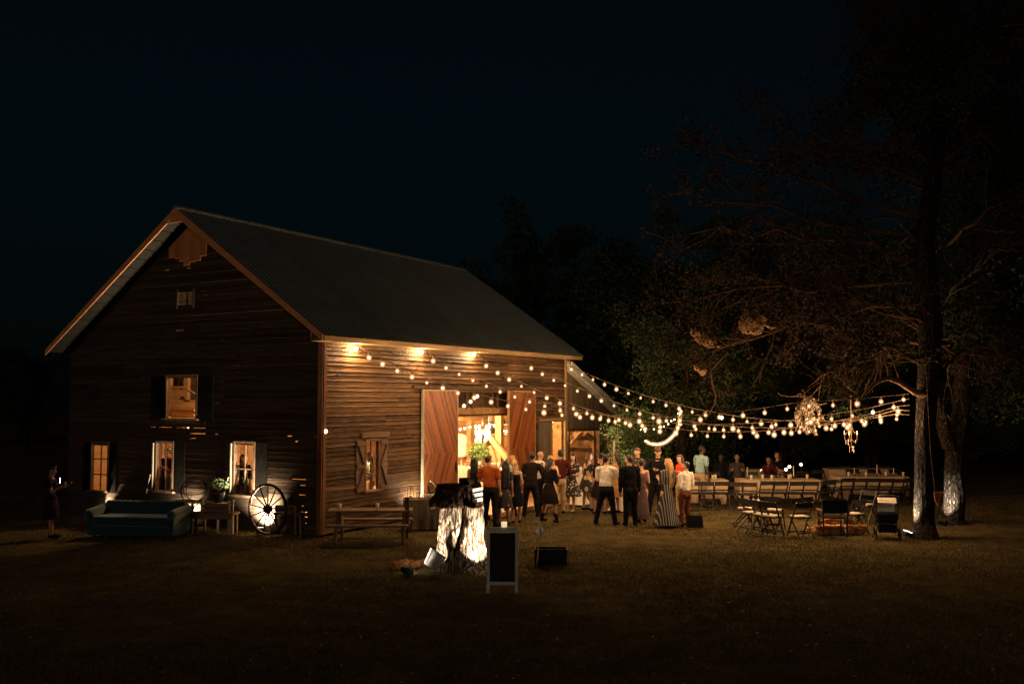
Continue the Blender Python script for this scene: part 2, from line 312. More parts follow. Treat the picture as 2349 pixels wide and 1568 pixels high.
# local frame: x along the long wall, y across the gable, z up
SL = .68; XR = .491; HW = 4.918
def roofz(w, s=0):
    e1, r1, l0 = .052, .05, -.098
    t = min(max(s/BL,-.1),1.1)
    wr = BW*XR; zr = HW+BW/2*SL+r1*t; ze = HW-OVS*SL+e1*t; zl = HW-OVS*SL+l0
    return zr+(ze-zr)*(wr-w)/(wr+OVS) if w<=wr else zr+(zl-zr)*(w-wr)/(BW+OVS-wr)
def roof_w(z):                     # width range of the gable at height z (under the roof)
    wr=BW*XR; zr=roofz(wr)-.16
    lo=0; hi=BW
    if z>roofz(0)-.16: lo=wr*(z-(roofz(0)-.16))/(zr-(roofz(0)-.16))
    if z>roofz(BW)-.16: hi=BW-(BW-wr)*(z-(roofz(BW)-.16))/(zr-(roofz(BW)-.16))
    return lo,hi
def siding(mb, axis, off, out, zmax, rng, ops, slits=(), pitch=.125, th=.030, gap_h=.026, r=random.Random(3), z0=.02, lap=-.012):
    """horizontal lap boards. axis 0: runs along x at y=off; axis 1: runs along y at x=off. out = outward sign"""
    z=z0
    pitch0=pitch
    while z<zmax:
        pitch=pitch0*r.uniform(.80,1.22); zt=min(z+pitch,zmax); zc=(z+zt)/2; lo,hi=rng(zc)
        if hi-lo<.05: z+=pitch; continue
        iv=[(lo,hi)]
        for a,b,c,d in ops:
            if c<=zc<=d:
                nv=[]
                for p,q in iv:
                    if b<=p or a>=q: nv.append((p,q)); continue
                    if a>p: nv.append((p,a))
                    if b<q: nv.append((b,q))
                iv=nv
        cuts=[]
        for a,b,c in slits:
            if z<=c<z+pitch: cuts.append((a,b))
        for p,q in iv:
            x=p
            while x<q-1e-4:
                e=x+r.uniform(2.2,4.6)
                if q-e<.6: e=q
                tint=r.random(); sg=r.uniform(-.005,.005); ot=r.uniform(0,.012); e0=r.uniform(-.006,.006) if lap>0 else 0; e1=r.uniform(-.006,.006) if lap>0 else 0
                segs=[(x,e,0)]
                for a,b in cuts:
                    ns=[]
                    for u,v,g in segs:
                        if b<=u or a>=v or g: ns.append((u,v,g)); continue
                        if a>u: ns.append((u,a,0))
                        ns.append((max(a,u),min(b,v),1))
                        if b<v: ns.append((b,v,0))
                    segs=ns
                for u,v,g in segs:
                    zb=z+(gap_h if g else lap)+sg; zz=zt+sg
                    o0=off+out*(th+ot+.012); o1=off+out*(th*.35+ot); i0=off
                    pts=[(u,i0,zb+e0),(v,i0,zb+e1),(v,o0,zb+e1),(u,o0,zb+e0),(u,i0,zz+e0),(v,i0,zz+e1),(v,o1,zz+e1),(u,o1,zz+e0)]
                    if axis: pts=[(b_,a_,c_) for a_,b_,c_ in pts]
                    F6=[(0,3,2,1),(4,5,6,7),(0,1,5,4),(1,2,6,5),(2,3,7,6),(3,0,4,7)]
                    if axis: F6=[f[::-1] for f in F6]
                    if out<0: F6=[f[::-1] for f in F6]
                    mb.add(pts,F6,tint)
                x=e
        z+=pitch
# --- openings measured on the photograph
def gbox(x0,y0,x1,y1):
    w0,zt=on_gable(x1,y0); w1,_=on_gable(x0,y0); _,zb=on_gable((x0+x1)/2,y1); _,zt=on_gable((x0+x1)/2,y0); return (w0,w1,zb,zt)
def lbox(x0,y0,x1,y1):
    s0,_=on_long(x0,y0); s1,_=on_long(x1,y0); _,zb=on_long((x0+x1)/2,y1); _,zt=on_long((x0+x1)/2,y0); return (s0,s1,zb,zt)
GW=[gbox(216,1017,252,1123), gbox(364,1016,400,1124), gbox(543,1017,586,1134)]
GU=gbox(388,864,454.5,958.6); GLV=gbox(412,668,445,703); 
LWIN=lbox(836,1011,864,1122)
LDOOR=lbox(1046,903,1170,1160); LDOOR=(LDOOR[0],LDOOR[1],.0,3.36)
LSM=lbox(1263,964,1292,1140); LSM=(LSM[0],LSM[1],0.,LSM[3])
g_sl=[]
for a,b,y in [(349.8,359.4,978),(369,396.6,978),(409,436,978),(446,474,978),(440,474,988.6),(498,503,989),(660,672,1000.5),(678,686,1001),(496,506.4,917.8),(662.6,686,913),
              (671,705,1089.5),(690,704,1102),(687,704,1127),(692,700,1155),(687.5,708,1165),(687.5,708,1179),(688,706,1194),(584,602,1075),(407,425,755.4),(606,614,731),(378,391,616.6),(650,655,748),(430,441,612),(722,730,998),(440,452,1001)]:
    w0,z=on_gable(b,y); w1,_=on_gable(a,y); g_sl.append((w0,w1,z))
AZ=on_gable(420,606)[1]              # boards above this are vertical and paler
b=MB(); siding(b,1,0,-1,7.95,lambda z: roof_w(z),[GU,GLV]+GW,g_sl); b.build('gable_wall',M['gable'],barn)
b=MB(); r_=random.Random(11); w=BW*XR-.66
while w<BW*XR+.60:
    wd=r_.uniform(.16,.26); zt=min(roofz(w),roofz(w+wd))-.17; zb=AZ+r_.uniform(-.06,.10)+.5*max(0,abs(w+wd/2-BW*XR)-.30)
    if zt>zb+.05: b.box((-.052,w+wd/2,(zt+zb)/2),(.022,wd-.006,zt-zb),tint=r_.random())
    w+=wd
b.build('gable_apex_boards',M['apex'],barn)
b=MB()
for wa,wb in ((BW*XR,0.),(BW*XR,BW)):
    P=[(-.068,wa,roofz(wa)-.10),(-.068,wb,roofz(wb)-.10),(-.068,wb,roofz(wb)-.38),(-.068,wa,roofz(wa)-.38)]
    Q=[(p[0]-.02,p[1],p[2]) for p in P]; F_=[(0,1,2,3),(7,6,5,4),(0,4,5,1),(1,5,6,2),(2,6,7,3),(3,7,4,0)]; b.add(P+Q,F_ if wb else [f[::-1] for f in F_],.9)
b.build('frieze_board',M['shutter'],barn)
b=MB(); siding(b,0,0,-1,4.82,lambda z:(0,BL),[LWIN,LDOOR,LSM,(LSM[0]-.95,LSM[0],0,LSM[3])],pitch=.118,lap=.013); b.build('long_wall',M['siding'],barn)
b=MB(); q=.015
for a,c,z0,z1 in ((.02,LWIN[0],0,4.7),(LWIN[1],LDOOR[0],0,4.7),(LWIN[0],LWIN[1],0,LWIN[2]),(LWIN[0],LWIN[1],LWIN[3],4.7),(LDOOR[0],LDOOR[1],LDOOR[3],4.7),(LDOOR[1],LSM[0],0,4.7),(LSM[0],LSM[1],LSM[3],4.7),(LSM[1],BL-.02,0,4.7)):
    b.box(((a+c)/2,q,(z0+z1)/2),(c-a-.002,.012,z1-z0))
b.build('light_block_board',M['shutter'],barn)  # black backing added to stop light leaks and darken the board gaps
b=MB()
x=LSM[0]-.95; r_=random.Random(5)
while x<LSM[0]-.02:
    wd=min(r_.uniform(.09,.16),LSM[0]-x); b.box((x+wd/2,-.01-r_.uniform(0,.012),LSM[3]/2),(wd-.012,.024,LSM[3]),tint=r_.random()); x+=wd
b.build('vertical_board_panel',M['shed'],barn)
b=MB(); siding(b,0,BW,1,4.75,lambda z:(0,BL),[]); b.build('rear_wall',M['gable'],barn)
b=MB(); siding(b,1,BL,1,7.9,lambda z:roof_w(z),[],r=random.Random(9)); b.build('far_gable_wall',M['inner'],barn)
b=MB(); siding(b,0,BW-.05,-1,2.55,lambda z:(.05,BL-.05),[],r=random.Random(19)); b.build('inner_lining',M['inner'],barn)
# corner boards
b=MB(); b.box((-.045,.0,2.28),(.05,.13,4.5),tint=.5); b.box((.03,-.055,2.28),(.10,.05,4.5),tint=.2); b.build('corner_board',M['corner'],barn)
b=MB(); b.box((BL-.06,-.06,2.3),(.12,.05,4.6)); b.build('corner_board',M['trim'],barn)
# roof: corrugated sheets, one mesh
b=MB(); rib=.205; prof=[]; s=-OVG
while s<BL+OVG:
    prof+=[(s,0),(s+rib*.58,0),(s+rib*.68,.032),(s+rib*.90,.032),(s+rib*1.0,0)]; s+=rib
for side in (0,1):
    wr=BW*XR; ws=[wr,-OVS-.03] if side==0 else [wr,BW+OVS+.03]
    nv=[]; nseg=6
    for k in range(nseg+1):
        w=ws[0]+(ws[1]-ws[0])*k/nseg
        for (x,h) in prof: nv.append((x,w,roofz(w,x)+h+.03-(.012*math.sin(k*2.1)+.01*math.sin(x*1.3))*(0<k<nseg)))
    n=len(prof)
    for k in range(nseg):
        for j in range(n-1):
            q=(k*n+j,k*n+j+1,(k+1)*n+j+1,(k+1)*n+j)
            b.f.append(tuple(i+len(b.v) for i in (q if side else q[::-1]))); b.t.append((math.sin((j//20)*12.9)*43.7)%1)
    b.v+=nv
b.build('corrugated_roof',M['metalroof'],barn)
b=MB()
for side,(wa,wb) in enumerate(((BW*XR,-OVS),(BW*XR,BW+OVS))):
    x0,x1=-OVG+.03,BL+OVG-.03
    nb=16
    for k in range(nb):
        a=wa+(wb-wa)*k/nb; c=wa+(wb-wa)*(k+1)/nb-(wb-wa)*.006
        P=[(x0,a,roofz(a,x0)-.05),(x1,a,roofz(a,x1)-.05),(x1,c,roofz(c,x1)-.05),(x0,c,roofz(c,x0)-.05)]
        Q=[(p[0],p[1],p[2]+.04) for p in P]
        b.add(P+Q,[(0,3,2,1),(4,5,6,7),(0,1,5,4),(1,2,6,5),(2,3,7,6),(3,0,4,7)])
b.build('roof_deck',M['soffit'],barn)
b=MB(); 
for x in (-OVG,): 
    for wa,wb in ((BW*XR,-OVS-.02),(BW*XR,BW+OVS+.02)):
        P=[(x-.012,wa,roofz(wa)+.05),(x-.012,wb,roofz(wb)+.05),(x-.012,wb,roofz(wb)-.10),(x-.012,wa,roofz(wa)-(.16 if wb<0 else .15))]
        Q=[(p[0]-.03,p[1],p[2]) for p in P]; b.add(P+Q,[(0,1,2,3),(7,6,5,4),(0,4,5,1),(1,5,6,2),(2,6,7,3),(3,7,4,0)],tint=.5)
wr=BW*XR; za=roofz(wr)-.10; P=[(-OVG-.020,wr,za),(-OVG-.020,wr+.36,za-.245),(-OVG-.020,wr-.36,za-.245)]; b.add([(x-.018,y,z) for x,y,z in P]+P,[(0,1,2),(5,4,3),(0,3,4,1),(1,4,5,2),(2,5,3,0)],tint=.4)
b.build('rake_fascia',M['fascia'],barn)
b=MB(); b.bar((-OVG+.02,-OVS-.012,roofz(-OVS)-.045),(BL+OVG,-OVS-.012,roofz(-OVS,BL)-.045),.03,.12); b.bar((-OVG+.02,-.05,roofz(0)-.22),(BL,-.05,roofz(0,BL)-.22),.03,.24)
b.bar((-OVG+.05,-OVS/2-.01,roofz(-OVS)-.09),(BL+.3,-OVS/2-.01,roofz(-OVS,BL)-.09),OVS-.06,.02); b.build('eave_trim',M['trim'],barn)
b=MB(); b.tube([(-OVG-.04,BW*XR,roofz(BW*XR)+.05),(BL+OVG,BW*XR,roofz(BW*XR,BL)+.05)],.07,8); b.build('ridge_cap',M['metalroof'],barn)
# --- doors: diagonal redwood planks
def door(s0,s1,z0,z1,zs,sgn,off):
    """zs = height where the chevron turns; sgn = lean of the upper planks"""
    mb=MB(); pw=.078; r=random.Random(int(s0*10)); y=off
    for (za,zb,lean) in ((z0,zs,-sgn),(zs,z1,sgn)):
        ang=R(65); dx=math.cos(ang)*lean; dz=math.sin(ang); nx=-dz; nz=dx     # along, across
        corners=[(s0,za),(s1,za),(s1,zb),(s0,zb)]
        cs=[(p[0]*nx+p[1]*nz) for p in corners]; c=min(cs)
        while c<max(cs):
            poly=[(p[0],p[1]) for p in corners]
            def clip(poly,f):
                out=[]
                for i in range(len(poly)):
                    a=poly[i]; b_=poly[(i+1)%len(poly)]; fa,fb=f(a),f(b_)
                    if fa>=0: out.append(a)
                    if fa*fb<0: t=fa/(fa-fb); out.append((a[0]+(b_[0]-a[0])*t,a[1]+(b_[1]-a[1])*t))
                return out
            poly=clip(poly,lambda p:p[0]*nx+p[1]*nz-c)
            if len(poly)>2: poly=clip(poly,lambda p:(c+pw-.006)-(p[0]*nx+p[1]*nz))
            if len(poly)>2:
                n=len(poly); d=r.uniform(0,.004)
                ar=sum(poly[i][0]*poly[(i+1)%n][1]-poly[(i+1)%n][0]*poly[i][1] for i in range(n))
                if ar<0: poly=poly[::-1]
                vs=[(p[0],y-.03-d,p[1]) for p in poly]+[(p[0],y,p[1]) for p in poly]
                mb.add(vs,[tuple(range(n)),tuple(range(2*n-1,n-1,-1))]+[(i,n+i,n+(i+1)%n,(i+1)%n) for i in range(n)],r.random())
            c+=pw
    return mb
sD0=on_long(969,1000,-.12)[0]; sD1=on_long(1050,1000,-.12)[0]; sD2=on_long(1166,1000,-.12)[0]; sD3=on_long(1228,1000,-.12)[0]
zD=on_long(1010,896,-.12)[1]; zC1=on_long(1010,1038,-.12)[1]; zC2=on_long(1197,1027,-.12)[1]
for (a,c,zs,sg) in ((sD0,sD1,zC1,-1),(sD2,sD3,zC2,1)):
    d=door(a+.05,c-.03,.14,zD,zs,sg,-.09).build('sliding_door',M['door'],barn)
    b=MB(); b.box((a+.02,-.115,(zD+.14)/2),(.06,.06,zD-.14)); b.box((c-.012,-.11,(zD+.14)/2),(.035,.055,zD-.14)); b.box(((a+c)/2,-.11,zD+.015),(c-a,.05,.04)); b.build('door_edge',M['trim'] if sg>0 else M['palewood'],d)
    one('door_handle',M['iron'],d,'box',((c-.12 if sg<0 else a+.12),-.145,1.25),(.03,.03,.25))
b=MB(); b.bar((sD0-.4,-.075,zD+.10),(sD3+.3,-.075,zD+.10),.07,.07); b.build('door_track',M['darkbeam'],barn)
# --- windows
def window(x_, y_, axis, box, frame_mat, cols, rows, shut=(0,0), shutmat=None, brace='K', open_frame=.05):
    a,c,z0,z1=box
    def P(u,o,z): return (u,-o,z) if axis==0 else (-o,u,z)
    def D(u,o,z): return (u,o,z) if axis==0 else (o,u,z)
    f=MB(); t=.055
    for u in (a-t/2,c+t/2): f.box(P(u,.03,(z0+z1)/2),D(t,.09,z1-z0+2*t))
    f.box(P((a+c)/2,.03,z1+t/2+.002),D(c-a,.085,t)); fr=f.build('window',frame_mat,barn)
    sl=MB(); sl.box(P((a+c)/2,.06,z0-.03),D(c-a+.22,.14,.05)); sl.build('sill',frame_mat,fr)
    q=MB()
    for k in range(1,cols): q.box(P(a+(c-a)*k/cols,.01,(z0+z1)/2),D(.028,.03,z1-z0))
    for k in range(1,rows): q.box(P((a+c)/2,.012,z0+(z1-z0)*k/rows),D(c-a,.026,.026))
    if cols>1 or rows>1: q.build('muntins',frame_mat,fr)
    g=MB(); g.box(P((a+c)/2,-.012,(z0+z1)/2),D(c-a,.004,z1-z0)); g.build('pane',M['glass'],fr)
    for side,wd in zip((-1,1),shut):
        if not wd: continue
        h=MB(); u0=a-t-.01 if side<0 else c+t+.01; u1=u0+side*wd; n=3; zz0,zz1=z0-.03,z1+.03
        for k in range(n):
            um=u0+(u1-u0)*(k+.5)/n; h.box(P(um,.055,(zz0+zz1)/2),D(abs(u1-u0)/n-.008,.022,zz1-zz0))
        sh=h.build('shutter',shutmat,barn)
        if shutmat is M['shutter']: continue
        k2=MB(); um=(u0+u1)/2
        for zz in (zz0+.07,(zz0+zz1)/2,zz1-.07): k2.box(P(um,.082,zz),D(abs(u1-u0)-.01,.03,.10))
        for za,zb in (((zz0+zz1)/2+.05,zz1-.12),((zz0+zz1)/2-.05,zz0+.12)):
            k2.bar(P(u0+(u1-u0)*.15,.083,za),P(u0+(u1-u0)*.85,.083,zb),.028,.075,up=D(0,-1,0))
        k2.build('shutter_brace',shutmat,sh)
    return fr
window(0,0,1,GW[0],M['darkbeam'],2,3,(.30,.30),M['shutter'])
window(0,0,1,GW[1],M['darkbeam'],2,1,(.40,.0),M['shutter'])
window(0,0,1,GW[2],M['darkbeam'],2,2,(.38,.0),M['shutter'])
window(0,0,1,GU,M['darkbeam'],1,1,(.55,.55),M['shutter'])
window(0,0,0,LWIN,M['oldwood'],2,3,(.33,.30),M['oldwood'])
b=MB(); a,c,z0,z1=LWIN; b.box(((a+c)/2+.1,-.07,z1+.16),(c-a+.62,.07,.12)); b.build('window_hood',M['siding'],barn)
# open casement leaves standing off the gable windows
for bx in (GW[1],GW[2]):
    b=MB(); w1=bx[1]+.06
    for dx in (.04,): b.box((-.06-dx,w1+.02+dx*.25,(bx[2]+bx[3])/2),(.03,.035,bx[3]-bx[2]))
    for z in (bx[2]+.02,bx[3]-.02,(bx[2]+bx[3])/2): b.bar((-.09,w1+.03,z),(-.08,w1+.03,z),.03,.035)
    fr=b.build('open_casement',M['palewood'],barn)
    g=MB(); g.bar((-.15,w1+.05,(bx[2]+bx[3])/2-.2),(-.04,w1+.32,bx[2]-.1),.02,.02); g.build('prop_stick',M['palewood'],fr)
# gable louvre
a,c,z0,z1=GLV; b=MB()
for k in range(6):
    z=z0+(z1-z0)*(k+.5)/6; b.bar((-.01,a,z),(-.01,c,z),.012,.022)
b.box((-.015,a+(c-a)*.40,(z0+z1)/2),(.03,.07,z1-z0)); b.box((-.03,a-.03,(z0+z1)/2),(.05,.06,z1-z0+.1)); b.box((-.03,c+.03,(z0+z1)/2),(.05,.06,z1-z0+.1)); b.build('louvre_vent',M['gable'],barn)
# small right doorway frame + inner side
a,c,z0,z1=LSM; b=MB(); b.box((a-.03,-.03,z1/2),(.06,.1,z1)); b.box((c+.03,-.03,z1/2),(.06,.1,z1)); b.box(((a+c)/2-.4,-.035,z1+.045),(c-a+.95,.1,.09)); b.build('side_door_frame',M['trim'],barn)
b=MB()
siding(b,0,.95,-1,2.6,lambda z:(a-.1,c+.8),[],r=random.Random(4)); b.build('side_passage_wall',M['inner'],barn)
# --- floor, platform, loft, framing
b=MB(); n=60
for k in range(n):
    y=.06+(BW-.12)*k/n; b.box((BL/2,y+.076,.07),(BL-.12,(BW-.12)/n-.006,.05))
b.build('floor',M['deck'],barn)
b=MB(); p0=G(1132,1182,.12)-C0; p0s,p0w=p0.dot(DL),p0.dot(DN)
px0,px1=sD1-1.2,sD2+1.9; nn=13
for k in range(nn):
    y=-1.95+1.88*k/nn; b.box(((px0+px1)/2,y+.07,.10),(px1-px0,1.88/nn-.008,.04))
b.box(((px0+px1)/2,-1.93,.04),(px1-px0,.04,.08)); b.build('door_platform',M['deck'],barn)
b=MB(); n=30; ZLF=2.66
for k in range(n): b.box((BL/2,.35+(BW-.5)*(k+.5)/n,ZLF),(BL-.2,(BW-.5)/n-.006,.04))
b.build('loft_floor',M['beam'],barn)
b=MB()
for s_ in (.12,3.1,sD0-.1,sD3+.15,BL-.15):
    for w_ in (.13,3.2,BW-3.0,BW-.15): 
        if w_ in (.13,) and abs(s_-3.1)<.1: continue
        one('post',M['beam'],barn,'box',(s_,w_,2.35 if w_ in(.13,BW-.15) else 1.37),(.18,.18,4.4 if w_ in (.13,BW-.15) else 2.5))
for w_ in (3.2,BW-3.0):
    b=MB(); b.box((BL/2,w_,2.53),(BL-.3,.2,.22)); b.build('beam',M['beam'],barn)
b=MB(); b.box(((sD1+sD2)/2,.30,2.82),(sD2-sD1+1.6,.2,.20)); b.build('door_header_beam',M['beam'],barn)
b=MB(); r_=random.Random(8)
x=sD1-.6
while x<sD2+.6: b.box((x+.12,.42,3.2),(.225,.03,.6),tint=r_.random()); x+=.23
b.build('transom_boards',M['darkbeam'],barn)
for x in (sD1+.95,sD1+1.3,sD1+2.45,sD1+2.75): one('transom_post',M['darkbeam'],barn,'box',(x,.2,3.15),(.10,.10,.52))
# brace behind the door opening, seen through it
def IN(x,y,s):                       # interior point on the plane s = const
    w_,z=on_gable(x,y,s); return (s,w_,z)
b=MB(); SB=BL-2.1
b.bar(IN(1112,986,SB),IN(1164,1052,SB),.16,.18); b.bar(IN(1124,1022,SB),IN(1139,1066,SB),.13,.14); b.build('diagonal_brace',M['beam'],barn)
b=MB(); p=IN(1146,1010,SB+.2); b.box((p[0],p[1],1.35),(.22,.22,2.5)); b.build('post',M['beam'],barn)
b=MB(); p=IN(1078,1010,SB+1.2); b.box((p[0],p[1],1.35),(.18,.18,2.5)); b.build('post',M['beam'],barn)
# rough stored boards and a panel in the loft, seen through the upper window
def IN(x,y,s):                       # interior point on the plane s = const
    w_,z=on_gable(x,y,s); return (s,w_,z)
b=MB(); p0=IN(386,886,2.6); p1=IN(431,925,2.6); n=7
for k in range(n): b.box((2.6,p0[1]+(p1[1]-p0[1])*(k+.5)/n,(p0[2]+p1[2])/2),(.03,abs(p1[1]-p0[1])/n-.006,p0[2]-p1[2]))
b.box((2.57,(p0[1]+p1[1])/2,p0[2]-.03),(.03,abs(p1[1]-p0[1])+.05,.07)); b.build('leaning_panel',M['inner'],barn)
for x in (391,431): p=IN(x,880,3.0); one('loft_post',M['beam'],barn,'box',(3.0,p[1],3.9),(.11,.11,2.4))
p=IN(380,880,2.8); one('loft_post',M['beam'],barn,'box',(3.3,p[1]-.1,3.9),(.11,.11,2.4))
r_=random.Random(21)
for k in range(9):
    y=955-4.4*k; s_=.75+k*.22; e=r_.uniform(-3,3); q0=IN(378+r_.uniform(0,22)*(k<4),y+e,s_); q1=IN(462-r_.uniform(0,20)*(k<4),y-e,s_)
    one('loft_board',M['inner'],barn,'bar',q0,q1,.035,r_.uniform(.07,.10),up=(0,0,1))
b=MB(); b.bar(IN(432,895,2.4),IN(455,908,2.2),.06,.05); b.build('loose_batten',M['beam'],barn)
b=MB(); siding(b,0,BW-.1,-1,6.2,lambda z:(.1,BL-.05) if z<4.5 else (2.5,BL-.05),[],r=random.Random(31),z0=2.7); b.build('loft_lining',M['darkbeam'],barn)
# --- interior lamps
def plight(name,loc,e,col,rad,parent=None):
    d=bpy.data.lights.new(name,'POINT'); d.energy=e; d.color=col; d.shadow_soft_size=rad
    o=bpy.data.objects.new(name,d); S.collection.objects.link(o); o.location=loc
    if parent: o.parent=parent
    return o
def chandelier(name,loc,label,e,sc=1.0,lit=True):
    t=empty(name,loc,0,label,'chandelier')
    b=MB(); b.tube([(0,0,0),(0,0,.55*sc)],.012); b.tube([(0,0,-.55*sc),(0,0,0)],.02)
    for k in range(6):
        a=k*math.pi/3; c,s_=math.cos(a),math.sin(a)
        b.tube([(0,0,-.25*sc),(.10*c*sc,.10*s_*sc,-.30*sc),(.22*c*sc,.22*s_*sc,-.22*sc),(.26*c*sc,.26*s_*sc,-.10*sc)],.009,6)
    b.build('frame',M['iron'],t,True)
    for k in range(6):
        a=k*math.pi/3; p=(.26*math.cos(a)*sc,.26*math.sin(a)*sc,-.03*sc)
        one('candle_bulb',M['crystal'] if lit else M['wax'],t,'ball',p,(.03*sc,.03*sc,.07*sc),8,6,smooth=True)
    g=MB(); r=random.Random(3)
    for k in range(46):
        a=r.uniform(0,6.28); q=r.choice((.12,.2,.27))*sc; z=-r.uniform(.25,.62)*sc; c,s_=math.cos(a)*q,math.sin(a)*q
        for j in range(5): g.ball((c,s_,z+j*.035*sc),(.011*sc,.011*sc,.017*sc),6,4)
    g.build('crystal_strands',M['crystal'] if lit else M['wax'],t)
    if lit: plight('chandelier_light',(0,0,-.15),e,(1,.62,.30),.12,t)
    return t
WC=(1,.60,.28); sW0=(LWIN[0]+LWIN[1])/2
pc=IN(1107,1000,BL-3.2); PC=BWORLD(pc[0],pc[1],2.28)
chandelier('chandelier',PC,'bright crystal chandelier hanging inside the barn doorway',1250,.9)
def pendant(loc,e,label,rad=.1):
    t=empty('pendant_lamp',loc,0,label,'lamp')
    one('cord',M['cord'],t,'tube',[(0,0,0.05),(0,0,.3)],.008); one('bulb',M['bulbin'],t,'ball',(0,0,0),.05,smooth=True)
    plight('pendant_light',(0,0,-.08),e,WC,rad,t); return t
pendant(BWORLD(2.8,3.2,2.3),420,'bare bulb hanging inside the barn behind the two gable windows')
pendant(BWORLD(2.2,6.9,2.3),90,'bare bulb inside the barn behind the window nearest the sofa')
pendant(BWORLD(LSM[0]+.3,.55,2.35),60,'bare bulb in the narrow side doorway of the barn',.06)
pendant(BWORLD(1.3,4.3,4.7),800,'bare bulb hanging high in the hay loft behind the upper window')
pendant(BWORLD(sW0+1.2,1.9,2.3),300,'extra bare bulb added inside the barn to brighten the shuttered side window')  # added lamp that brightens the view through the side window
pendant(BWORLD(9.6,4.2,2.35),850,'bare bulb hanging inside the barn over the dance floor')
# ================================================================== THE LEAN-TO SHED
shed = empty('lean_to_shed', C0, math.pi/2-TH, 'grey lean-to shed with sloping roof edge joined to the far end of the barn', 'shed')
zs0=on_long(1302,832)[1]; sa,za=on_long(1408,928); sb,zb=on_long(1482,1003)
def shz(s): return zs0+(zb-zs0)*(s-BL)/(sb-BL)
so0,_=on_long(1300,1000); so1,_=on_long(1372,1000); zo=on_long(1336,984)[1]
b=MB(); s=BL+.02; r_=random.Random(6)
sw,_=on_long(1405,1000)
while s<sw:
    wd=r_.uniform(.13,.22); z1=shz(s+wd/2)-.14; z0_=zo if so0<s+wd/2<so1 else 0
    b.box((s+wd/2,-.02-r_.uniform(0,.015),(z1+z0_)/2),(wd-.01,.024,z1-z0_),tint=r_.random()); s+=wd
b.build('wall',M['shed'],shed)
b=MB(); b.bar((BL+.05,-.235,shz(BL+.05)),(sb+.1,-.235,shz(sb+.1)),.04,.12,tint=.0); b.build('barge_board',M['white'],shed)
b=MB(); b.bar((BL+.05,-.06,shz(BL+.05)-.21),(sb+.1,-.06,shz(sb+.1)-.21),.05,.14,tint=.0); b.build('rake_trim',M['white'],shed)
b=MB(); b.add([(BL,-.2,shz(BL)+.08),(sb+.15,-.2,shz(sb+.15)+.08),(sb+.15,5,shz(sb+.15)+.08),(BL,5,shz(BL)+.08),(BL,-.2,shz(BL)+.03),(sb+.15,-.2,shz(sb+.15)+.03),(sb+.15,5,shz(sb+.15)+.03),(BL,5,shz(BL)+.03)],[(0,1,2,3),(7,6,5,4),(0,4,5,1),(1,5,6,2),(2,6,7,3),(3,7,4,0)]); b.build('roof',M['metalroof'],shed)
def SH(x,y,w): s_,z=on_long(x,y,w); return (s_,w,z)
b=MB()
for (x0,y0,x1,y1,w_) in ((1298,1004,1376,1006,.5),(1298,1030,1376,1032,.5),(1302,1026,1331,993,.42),(1342,993,1372,1014,.42),(1316,1006,1322,990,.9)):
    b.bar(SH(x0,y0,w_),SH(x1,y1,w_),.12,.14)
p=SH(1361,1060,.44); b.box((p[0],p[1],1.15),(.17,.14,2.3)); b.build('timber_frame',M['beam'],shed)
b=MB(); siding(b,1,so1+1.3,1,2.3,lambda z:(.05,4.8),[],r=random.Random(61)); b.build('inner_wall',M['inner'],shed)
for s_ in (so0+.06,so1+.02,sw-.05): one('post',M['darkbeam'],shed,'box',(s_,-.01,(min(shz(s_)-.2,zo+.3))/2),(.12,.12,min(shz(s_)-.2,zo+.3)))
b=MB(); b.bar((so0-.1,-.07,zo+.02),(so1+.4,-.07,zo-.05),.05,.1); b.build('opening_header',M['darkbeam'],shed)
pendant(BWORLD(so0+1.3,1.1,2.75),120,'unseen bare bulb added to brighten the back of the lean-to shed')  # added lamp, out of sight above the header, brightens the shed interior
pendant(BWORLD(BL+.14,.16,2.25),330,'hidden bare bulb added to light the timber frame inside the lean-to shed')  # added lamp hidden by the corner post to light the beams
# ================================================================== GROUND
m=surf('lawn',(.115,.090,.042),(.050,.040,.019),.95,(1.7,1.7,1.7),.6,detail=10,dist=.03)
n_=150; gx=np.concatenate([[-200,-90,-50],np.linspace(-32,32,n_),[50,90,200]]); gy=np.concatenate([[-60,-10],np.linspace(2,58,n_),[90,160,260]])
b=MB(); vs=[]
for y in gy:
    for x in gx:
        h=.035*mnoise.noise(Vector((x*.35,y*.35,0)))+.012*mnoise.noise(Vector((x*1.7,y*1.7,3))) if abs(x)<33 and 1<y<59 else 0
        vs.append((x,y,h-.03))
nx=len(gx); b.add(vs,[(j*nx+i,j*nx+i+1,(j+1)*nx+i+1,(j+1)*nx+i) for j in range(len(gy)-1) for i in range(nx-1)])
tag(b.build('ground',m,None,True),kind='structure')
rg=np.random.default_rng(5); N=390000
yy=8.3+(rg.random(N)**1.25)*23; xx=(rg.random(N)-.5)*yy*1.45
q=np.stack([xx-C0.x,yy-C0.y],1); sl=q@np.array([DL.x,DL.y]); wl=q@np.array([DN.x,DN.y])
keep=~((sl>-.05)&(sl<BL+.1)&(wl>-.08)&(wl<BW)); xx,yy=xx[keep],yy[keep]; N=len(xx)
ang=rg.random(N)*6.28; hh=-.008+.032*rg.random(N)**2; wd=.004+.004*rg.random(N); ln=(rg.random(N)-.5)*.05; l2=(rg.random(N)-.5)*.05
v=np.zeros((N,3,3)); v[:,0]=np.stack([xx-np.cos(ang)*wd,yy-np.sin(ang)*wd,-.03+0*xx],1); v[:,1]=np.stack([xx+np.cos(ang)*wd,yy+np.sin(ang)*wd,-.03+0*xx],1); v[:,2]=np.stack([xx+ln,yy+l2,hh],1)
